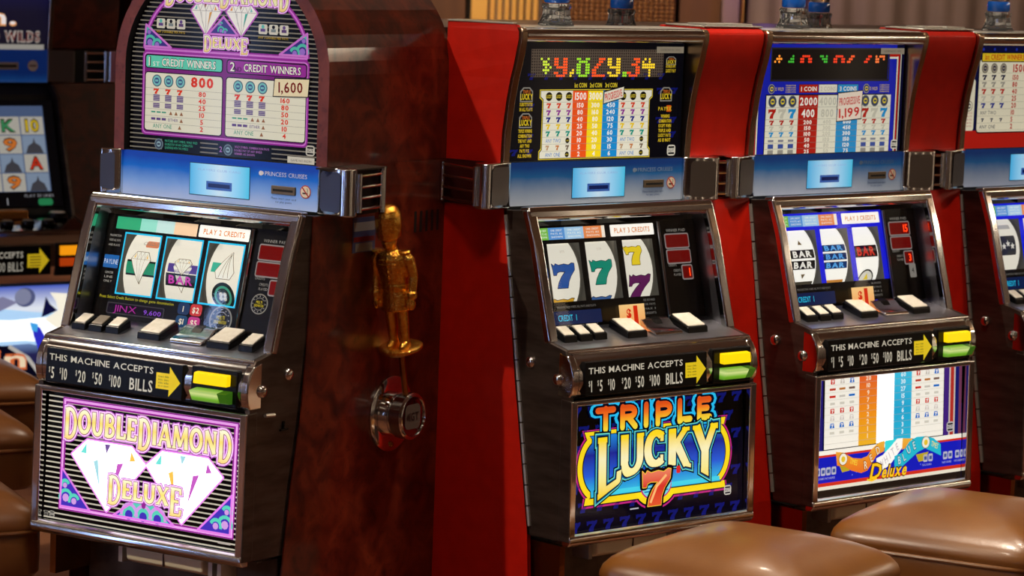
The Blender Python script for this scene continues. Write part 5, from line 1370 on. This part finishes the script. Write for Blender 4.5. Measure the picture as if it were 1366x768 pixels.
# figure faces the front of the machine (-y), slightly towards the viewer
fm = MB()
for sx in (-1, 1):
    loft(fm, [ring((sx * .013, -.002, z), rx, ry) for z, rx, ry in ((-.002, .011, .014), (.012, .0095, .0115), (.045, .0115, .013), (.075, .0125, .0145), (.100, .015, .017), (.112, .0155, .018))])
    loft(fm, [ring((sx * .014, y, z), rx, ry) for y, z, rx, ry in ((-.010, -.003, .0095, .019), (-.010, .004, .0095, .0185), (-.007, .010, .008, .013))])
    # arm: shoulder, elbow, wrist, fist
    fm.tube([(sx * .030, .002, .196), (sx * .0375, .002, .185), (sx * .041, .004, .160), (sx * .0425, .004, .146), (sx * .042, -.002, .125), (sx * .0405, -.007, .108)], [.010, .0125, .0115, .0105, .0095, .0085], 12)
    fm.lathe([(.010, -.004), (.0115, 0), (.0115, .008), (.010, .011)], 12, (sx * .0408, -.006, .108))
    loft(fm, [ring((sx * .040, -.009, z), rx, ry, 12) for z, rx, ry in ((.080, .003, .005), (.084, .0065, .009), (.092, .0085, .0105), (.102, .0075, .009), (.108, .006, .007))])
    fm.tube([(sx * .036, -.016, .098), (sx * .034, -.018, .090), (sx * .035, -.017, .085)], [.003, .003, .002], 8)
    fm.lathe([(.004, 0), (.012, .001), (.013, .004), (.008, .007)], 12, (sx * .031, .001, .1975))
loft(fm, [ring((0, 0, z), rx, ry) for z, rx, ry in ((.078, .034, .026), (.082, .0355, .027), (.100, .0335, .0245), (.118, .0300, .022), (.124, .0290, .0215))])
loft(fm, [ring((0, 0, z), rx, ry) for z, rx, ry in ((.122, .0300, .0225), (.125, .0305, .023), (.132, .0305, .023), (.135, .0290, .0215))])
loft(fm, [ring((0, 0, z), rx, ry) for z, rx, ry in ((.132, .0285, .021), (.150, .031, .0225), (.172, .034, .0245), (.188, .0335, .0235), (.198, .028, .020), (.204, .016, .014), (.208, .011, .011))])
fm.lathe([(.012, .203), (.0145, .205), (.0145, .211), (.012, .213)], 16)
loft(fm, [ring((0, -.001 + dy, z), rx, ry) for dy, z, rx, ry in ((-.003, .207, .009, .010), (-.003, .213, .0135, .0155), (-.002, .222, .016, .0185), (0, .232, .017, .019), (0, .242, .0165, .0185))])
fm.mesh([(-.0035, -.018, .222), (.0035, -.018, .222), (0, -.0245, .2225), (0, -.018, .232)], [(0, 1, 2), (0, 2, 3), (1, 3, 2), (0, 3, 1)])
loft(fm, [ring((0, dy, z), rx, ry) for dy, z, rx, ry in ((-.001, .229, .0195, .022), (-.001, .232, .0235, .026), (0, .245, .0265, .029), (.001, .262, .0275, .030), (.001, .278, .0265, .029), (.002, .290, .0225, .0245), (.002, .297, .0155, .0165), (.002, .301, .006, .006))])
for q in range(5): fm.lathe([(.0026, -.0245 + .001 * q * 0), (.0016, -.0262)][::-1], 8, (0, 0, .140 + q * .012), 'y')
for z in (.190, .180): fm.tube([(-.02, -.0235, z), (0, -.0265, z - .002), (.02, -.0235, z)], .0014, 6)
fig = fm.build('guardsman_figure', GOLD, lev, smooth=True)
fig.matrix_local = LEAN @ Matrix.Translation((.044, 0, .158)) @ Matrix.Rotation(R(8), 4, 'Z')
rm = fig.modifiers.new('merge', 'REMESH'); rm.mode = 'VOXEL'; rm.voxel_size = .0012; rm.use_smooth_shade = True
sm = fig.modifiers.new('soften', 'SMOOTH'); sm.factor = .5; sm.iterations = 2
fig['label'] = 'gold guardsman in tall bearskin hat standing to attention'

# ================================================================ red filler panels, bank core
UP = [(d - .010, z) for d, z in TRIM]
LOW = [(d - .004, z) for d, z in HINGE] + [(.06, .25), (.06, FZ)]
def filler(k, label):
    """panel between machine k and the next one"""
    pos, a = POSE[k]; t = empty('filler_panel', pos, a); tag(t, label, 'panel')
    x0, x1 = .2745, STEP - .2745
    m = MB(); n = len(UP)
    up = MB().prism_x([(-.06, 1.4865), (-.047, 1.4845)] + UP[1:] + [(-.19, 1.197), (-.19, 1.4865)], x0, x1).build('upper_panel', RED, t, bevel=.004)
    MB().prism_x([(LOW[0][0], 1.103)] + LOW[1:] + [(-.20, FZ), (-.20, 1.103)], x0 - .002, x1 + .002).build('lower_panel', RED, t)
    MB().box(x0 - .001, x1 + .001, .045, .17, 1.486, 1.490).build('top_cover', STEEL, t, bevel=.002)
    for q in range(2): MB().box(x0 + .02 + q * .08, x0 + .085 + q * .08, .06, .12, 1.490, 1.494).build('cover_tab', STEEL, t, bevel=.001)
    MB().box(x0, x1, .09, .2, 1.104, 1.1965).build('belt_back', principled('dark_red_back', (60, 8, 6), .4), t)
    belt_grille(t, (.350, -.068), (STEP - .350, -.060), z0=1.116, z1=1.186)
filler(2, 'red filler panel between the sevens machine and the BAR machine')
filler(3, 'red filler panel between the BAR machine and the machine cut by the right edge')
# wedge between the arched machine and the row
pos, a = POSE[2]; t = empty('filler_panel', pos, a); tag(t, 'red wedge panel between the arched wooden machine and the sevens machine', 'panel')
XB, DB = -.312, -.222
def wedge(prof, name, mat):
    m = MB()
    for (d0, z0), (d1, z1) in zip(prof[:-1], prof[1:]):
        m.poly([(-.2745, -d0, z0), (-.2745, -d1, z1), (XB, -DB, z1), (XB, -DB, z0)])
        m.poly([(-.262, -d1 + .004, z1), (-.262, -d0 + .004, z0), (XB + .012, -DB + .004, z0), (XB + .012, -DB + .004, z1)])
    return m.build(name, mat, t)
wedge([(-.047, 1.4865)] + UP[1:], 'upper_panel', RED); wedge([(LOW[0][0], 1.103)] + LOW[1:], 'lower_panel', RED)
m = MB().prism_z([(-.262, .055), (-.276, .055), (XB - .004, -DB - .002), (-.262, .24)], 1.4865, 1.491); m.build('top_cover', STEEL, t, bevel=.002)
MB().prism_z([(-.272, .08), (-.288, .08), (XB - .002, .235), (-.272, .235)], 1.104, 1.1965).build('belt_back', MATS['dark_red_back'], t)
belt_grille(t, (-.350, -.070), (-.326, -.205), z0=1.116, z1=1.186)
# closed core of the bank behind the row, carrying the far row's tower lights
m = MB().box(-.30, 2.2, .51, 1.05, FZ, 1.462); o = struct(m, 'wall_bank_core', DARKMETAL); o.location = POSE[2][0]; o.rotation_euler = (0, 0, ROW_A)
for k, (lx, ld), lab in ((2, (.478, -.53), 'clear and blue tower light behind the sevens machine, on the far row'), (3, (.43, -.53), 'clear and blue tower light behind the BAR machine, on the far row')):
    pos, a = POSE[k]; w = pos + EX * lx + Vector((-math.sin(ROW_A), math.cos(ROW_A), 0)) * (-ld)
    tw = tower(None, (w.x, w.y, 1.462)); tag(tw, lab, 'light', 'tower lights of the far row')

# ================================================================ stools
def superell(w, z, n=40, e=3.4):
    out = []
    for k in range(n):
        a = 2 * PI * k / n; c, s = math.cos(a), math.sin(a)
        out.append((w * math.copysign(abs(c) ** (2 / e), c), w * math.copysign(abs(s) ** (2 / e), s), z))
    return out
def stool(x, y, yaw, label, mat, zt=.476, hw=.238):
    t = empty('stool', (x, y, FZ), yaw); tag(t, label, 'stool', 'padded casino stools')
    h = zt - FZ
    m = MB(); R_ = [superell(w, h + dz, 48, e) for w, dz, e in ((hw * .985, -.062, 9), (hw * 1.0, -.055, 9), (hw * .998, -.046, 9), (hw * .98, -.034, 9), (hw * .93, -.020, 9), (hw * .84, -.006, 9), (hw * .70, .008, 8), (hw * .52, .021, 6), (hw * .34, .029, 4), (hw * .16, .034, 2.6), (hw * .04, .035, 2))]
    loft(m, R_); m.build('seat_cushion', mat, t, smooth=True)
    m = MB(); loft(m, [superell(w, h + dz, 48, 7) for w, dz in ((hw * .97, -.160), (hw * .995, -.152), (hw * 1.0, -.11), (hw * .995, -.070), (hw * .985, -.063))]); m.build('seat_band', mat, t, smooth=True)
    MB().tube([(p[0] * 1.003, p[1] * 1.003, p[2]) for p in superell(hw * 1.0, h - .063, 64, 7)] + [(hw * 1.003, 0, h - .063)], .0045, 8, False).build('piping', mat, t, smooth=True)
    MB().lathe([(.03, .02), (.03, h - .16)], 20).build('column', CHROME, t, smooth=True)
    MB().lathe([(.22, 0), (.22, .012), (.05, .03), (.035, .034)], 36).build('foot_plate', CHROME, t, smooth=True)
    m = MB(); m.tube([(.15 * math.cos(2 * PI * k / 24), .15 * math.sin(2 * PI * k / 24), .22) for k in range(25)], .009, 8, False); fr = m.build('foot_ring', CHROME, t, smooth=True)
    for k in range(3): MB().tube([(0, 0, .22), (.15 * math.cos(k * 2.094), .15 * math.sin(k * 2.094), .22)], .006, 8).build('ring_spoke', CHROME, fr, smooth=True)
    return t
def world_of(k, x, d):
    pos, a = POSE[k]; return pos + Vector((math.cos(a), math.sin(a), 0)) * x + Vector((math.sin(a), -math.cos(a), 0)) * d
w = world_of(2, -.115, .545); stool(w.x, w.y, R(12 + 45), 'tan leather stool in front of the sevens machine', LEATHER)
w = world_of(3, -.165, .525); stool(w.x, w.y, R(17 + 45), 'tan leather stool in front of the BAR machine', LEATHER)
stool(-1.25, 5.90, R(25), 'brown leather stool at lower left, nearest the diamonds machine', LEATHER_DK)
stool(-1.42, 6.83, R(25), 'brown leather stool in the middle of the three at the left edge', LEATHER_DK)
stool(-1.50, 7.52, R(25), 'brown leather stool furthest back at the left edge', LEATHER_DK)

# ================================================================ video machine behind on the left, with its bank
A5 = R(35); P5 = Vector((-1.683, 8.95, 0))
V = empty('video_slot_machine', P5, A5); tag(V, 'video slot machine with symbol grid screen at the left edge', 'slot machine')
PROF5 = [(-.05, 1.15), (-.01, 1.12), (.115, .745), (.215, .72), (.24, .68), (.245, .62), (.235, .55), (.245, .25), (-.40, .25), (-.40, 1.15)]
MB().prism_x([(-.2, 1.15)] + [(d - .04, z) for d, z in PROF5[:8]] + [(-.40, .25), (-.40, 1.15)], -.262, .262).build('cabinet', MATTEBLACK, V)
for s in (-1, 1): MB().prism_x(PROF5, *sorted((s * .262, s * .274))).build('side_panel', DARKMETAL, V, bevel=.003)
MB().box(-.25, .25, .0, .40, FZ, .25).build('stand', STAND, V)
MB().box(-.262, .262, .08, .42, 1.15, 1.72).build('top_box', MATTEBLACK, V)
for s in (-1, 1): MB().prism_x([(-.035, 1.72), (-.07, 1.262), (-.12, 1.262), (-.12, 1.72)], *sorted((s * .256, s * .272))).build('cheek_trim', CHROME, V, bevel=.003)
p = Print((-.0795, 1.262, -.0795, 1.72), .0004)
p.rect(-.256, 0, .256, .458, ink_ramp(((10, 10, 34), (8, 10, 44), (12, 18, 90), (30, 50, 160)), 1.262, 1.62, .7), 0)
p.text(.150, .078, 'in.', .050, ink((240, 170, 110), .9), 2, al='r', off=.05, width=.125); p.text(.146, .081, 'in.', .044, ink((250, 240, 236), .9), 3, al='r', off=.015, width=.118)
p.text(.232, .025, 'STACKED WILDS', .032, ink((190, 180, 170), .7), 2, al='r', off=.06, width=.325); p.text(.230, .027, 'STACKED WILDS', .028, ink((110, 26, 26), .8), 3, al='r', off=.0, width=.318)
p.rect(.09, .0, .246, .0165, ink((200, 196, 186), .5), 2)
p.build('marquee_artwork', V)
f = MB().box(-.256, .256, .072, .08, 1.158, 1.262).build('belt_fascia', belt_paint('belt_film_far', ((150, 160, 190), (90, 120, 180), (10, 80, 160), (0, 50, 130))), V)
MB().box(-.262, .262, .08, .3, 1.15, 1.262).build('belt_housing', MATTEBLACK, V)
cs = MB().box(.06, .155, .068, .073, 1.198, 1.222).build('card_slot', STEEL, f, bevel=.002); MB().box(.068, .147, .066, .069, 1.206, 1.214).build('slot_mouth', MATTEBLACK, cs)
p = Print((-.0715, 1.158, -.0715, 1.262), .0004); p.disc(.205, .053, .018, paint((206, 200, 190)), 1, 18); p.rect(.193, .050, .217, .056, paint((120, 90, 80)), 2); p.build('no_smoking_sticker', f)
for s in (-1, 1): MB().prism_z([(s * .256, .07), (s * .34, .045), (s * .35, .09), (s * .256, .1)], 1.158, 1.262).build('belt_cap', SATIN, V, bevel=.004)
g = Print((.074, .775, -.026, 1.105), .0005)
g.rect(-.25, .0, .25, .343, ink((12, 12, 16), .4), 0); g.rect(-.215, .048, .215, .325, ink((90, 110, 150), .6), 1)
random.seed(11)
SY = [['J', '10', 'X', 'K', '10'], ['Q', 'X', '9', '9', 'X'], ['A', 'J', 'K', 'X', 'A'], ['X', 'A', '10', '9', 'X']]
CC = {'10': (206, 176, 40), 'A': (200, 50, 30), '9': (214, 120, 50), 'J': (60, 110, 170), 'Q': (150, 70, 160), 'K': (60, 140, 90), 'X': (90, 96, 110)}
for i in range(5):
    for j in range(4):
        x, y = -.195 + i * .082, .232 - j * .061
        g.rect(x, y, x + .078, y + .058, ink((206, 202, 190), .6) if SY[j][i] != 'X' else ink((150, 170, 196), .6), 2)
        if SY[j][i] == 'X': g.poly([(x + .008, y), (x + .07, y), (x + .06, y + .024), (x + .044, y + .034), (x + .040, y + .05), (x + .034, y + .034), (x + .018, y + .024)], ink((84, 84, 92), .5), 3)
        else: g.text(x + .039, y + .010, SY[j][i], .038, ink((60, 40, 20), .5), 3, off=.06, width=.05); g.text(x + .039, y + .011, SY[j][i], .035, ink(CC[SY[j][i]], .75), 4, off=.02, width=.046)
g.text(.17, .030, 'PLAY 50 LINES', .009, ink((170, 170, 176), .6), 2, width=.1); g.text(.06, .006, '1', .022, ink((190, 190, 196), .6), 2); g.rect(.165, .003, .215, .025, ink((40, 130, 80), .8), 2, r=.008)
g.build('screen', V)
MB().prism_x([(-.01, .765), (.105, .74), (.175, .715), (.175, .70), (-.01, .70)], -.262, .262).build('button_deck', CHROME, V)
for k in range(6): 
    b = MB().lathe([(.022, 0), (.022, .010), (.018, .013)], 16, (-.2 + k * .07, -.135, .730)).build('button', BLACK, V, smooth=True); MB().lathe([(.016, .0131), (.014, .016)], 16, (-.2 + k * .07, -.135, .730)).build('button_cap', GREYCAP, b, smooth=True)
b = MB().lathe([(.034, 0), (.034, .012), (.028, .016)], 20, (.205, -.085, .744)).build('button', BLACK, V, smooth=True); MB().lathe([(.026, .0161), (.02, .020)], 20, (.205, -.085, .744)).build('button_cap', WHITECAP, b, smooth=True)
MB().prism_x([(.075, .75), (.105, .742), (.10, .77), (.08, .775)], -.02, .1).build('coin_ramp', BRASS, V, bevel=.005)
MB().prism_x([(.165, .715), (.195, .70), (.21, .66), (.208, .60), (.198, .555), (.15, .555)], -.262, .262).build('bill_fascia', CHROME, V, smooth=True)
pl = MB().prism_x([(.2125, .58), (.212, .672), (.18, .672), (.18, .58)], -.24, .125).build('bill_plate', BLACK, V, bevel=.002)
p = Print((.2125, .58, .212, .672), .0004); W = ink((200, 194, 178), .6)
p.text(.03, .056, 'THIS MACHINE ACCEPTS', .018, W, 1, al='r', off=.02, width=.26); p.text(.03, .014, '$5 $10 $20 $50 $100 BILLS', .028, W, 1, al='r', width=.26)
p.poly([(.045, .024), (.085, .024), (.085, .006), (.118, .045), (.085, .084), (.085, .066), (.045, .066)], ink((206, 176, 30), .8), 1)
for q in range(4): p.rect(.052, .056 - q * .009, .09, .059 - q * .009, paint((90, 74, 20)), 2)
p.build('bill_lettering', pl)
ac = MB().prism_x([(.211, .575), (.210, .678), (.18, .678), (.18, .575)], .14, .25).build('bill_acceptor', BLACK, V, bevel=.003)
MB().prism_x([(.2112, .64), (.222, .64), (.22, .668), (.2105, .669)], .155, .245).build('amber_lens', ink((255, 160, 20), 1.0), ac); MB().prism_x([(.2115, .605), (.222, .606), (.224, .628), (.211, .630)], .155, .245).build('orange_lens', ink((200, 70, 16), .7), ac)
p = Print((.206, .26, .197, .545), .0004)
p.rect(-.256, 0, .256, .285, ink_ramp(((14, 12, 60), (16, 20, 80), (150, 190, 250), (240, 246, 255), (60, 90, 200)), .26, .545, 1.0), 0)
CREAM = ink((250, 244, 224), 1.1); GLOW = ink((245, 250, 255), 1.7); ICE = ink((176, 214, 250), 1.1); DEEP = ink((20, 20, 70), .7); COB = ink((50, 50, 210), .9)
p.poly([(-.256, .13), (-.10, .10), (.06, .105), (.12, .09), (.256, .12), (.256, .19), (.10, .20), (-.02, .215), (-.13, .20), (-.256, .23)], ICE, 1)
p.poly([(-.256, .14), (-.12, .115), (.05, .115), (.16, .10), (.256, .13), (.256, .165), (.12, .185), (.0, .18), (-.256, .195)], GLOW, 2)
p.poly([(-.256, .225), (-.17, .21), (-.05, .205), (.02, .235), (-.03, .255), (-.09, .235), (-.17, .262), (-.256, .245)], ink((150, 150, 190), .7), 3)
p.disc(.045, .250, .035, ink((96, 104, 150), .7), 2, 18, .030); p.disc(.038, .252, .028, ink((150, 156, 190), .7), 3, 18, .025)
p.poly([(.13, .262), (.20, .255), (.256, .26), (.256, .15), (.15, .15), (.11, .18), (.16, .205), (.15, .235)], CREAM, 4)
p.poly([(.10, .185), (.155, .205), (.13, .225), (.115, .25), (.108, .215)], DEEP, 5)
p.poly([(.065, .165), (.095, .155), (.125, .105), (.09, .085), (.075, .125)], COB, 5); p.poly([(.06, .172), (.09, .165), (.085, .14), (.068, .145)], ink((70, 170, 240), 1.0), 6)
p.poly([(-.256, .0), (.10, .0), (.055, .06), (-.01, .10), (-.1, .11), (-.256, .125)], ink((12, 12, 34), .6), 6)
p.line([(.10, .0), (.055, .06), (-.01, .10)], .012, ink((200, 196, 190), .8), 7)
p.text(.05, .03, 'in', .062, ink((220, 110, 60), .9), 8, al='r', off=.06, width=.12); p.text(.046, .033, 'in', .054, ink((250, 226, 190), .9), 9, al='r', off=.01, width=.112)
p.build('belly_artwork', V)
for s in (-1, 1): MB().prism_x([(.19, .555), (.206, .552), (.214, .25), (.19, .25)], *sorted((s * .254, s * .273))).build('belly_frame_side', CHROME, V, bevel=.003)
MB().prism_x([(.19, .262), (.214, .262), (.216, .25), (.19, .245)], -.27, .27).build('belly_frame_bottom', CHROME, V, bevel=.003)
for ch in V.children:
    if ch.name.split('.')[0] in ('button_deck', 'button', 'coin_ramp', 'bill_fascia', 'bill_plate', 'bill_acceptor', 'belly_artwork', 'belly_frame_side', 'belly_frame_bottom'): ch.location.y -= .04
# its bank neighbour: burl filler and the next machine's bracket
t = empty('burl_filler_panel', P5, A5); tag(t, 'dark burl filler panel beside the video slot machine', 'panel')
DKBURL = burl('dark_burl', (52, 16, 8), (80, 26, 14), (100, 38, 20))
MB().prism_x([(-.12, 1.9), (-.06, 1.72), (-.10, 1.262), (-.3, 1.262), (-.3, 1.9)], .276, .52).build('upper_panel', DKBURL, t, bevel=.01)
MB().prism_x([(-.08, 1.155), (.02, .6), (.05, FZ), (-.3, FZ), (-.3, 1.155)], .276, .52).build('lower_panel', DKBURL, t)
MB().box(.276, .52, .12, .3, 1.155, 1.262).build('belt_back', MATTEBLACK, t)
belt_grille(t, (.40, -.09), (.47, -.085), z0=1.166, z1=1.252)
MB().prism_z([(.478, .075), (.53, .05), (.56, .08), (.56, .12), (.478, .12)], 1.158, 1.262).build('belt_cap', CHROME, t, bevel=.004)
t = empty('burl_cabinet', P5 + Vector((math.cos(A5), math.sin(A5), 0)) * .845, A5); tag(t, 'dark burl cabinet end seen past the arched machine on its left', 'cabinet')
MB().box(-.276, .276, .10, .45, FZ, 1.15).build('lower_body', DKBURL, t, bevel=.006)
MB().box(-.276, .276, .10, .45, 1.155, 1.9).build('upper_body', DKBURL, t, bevel=.006)
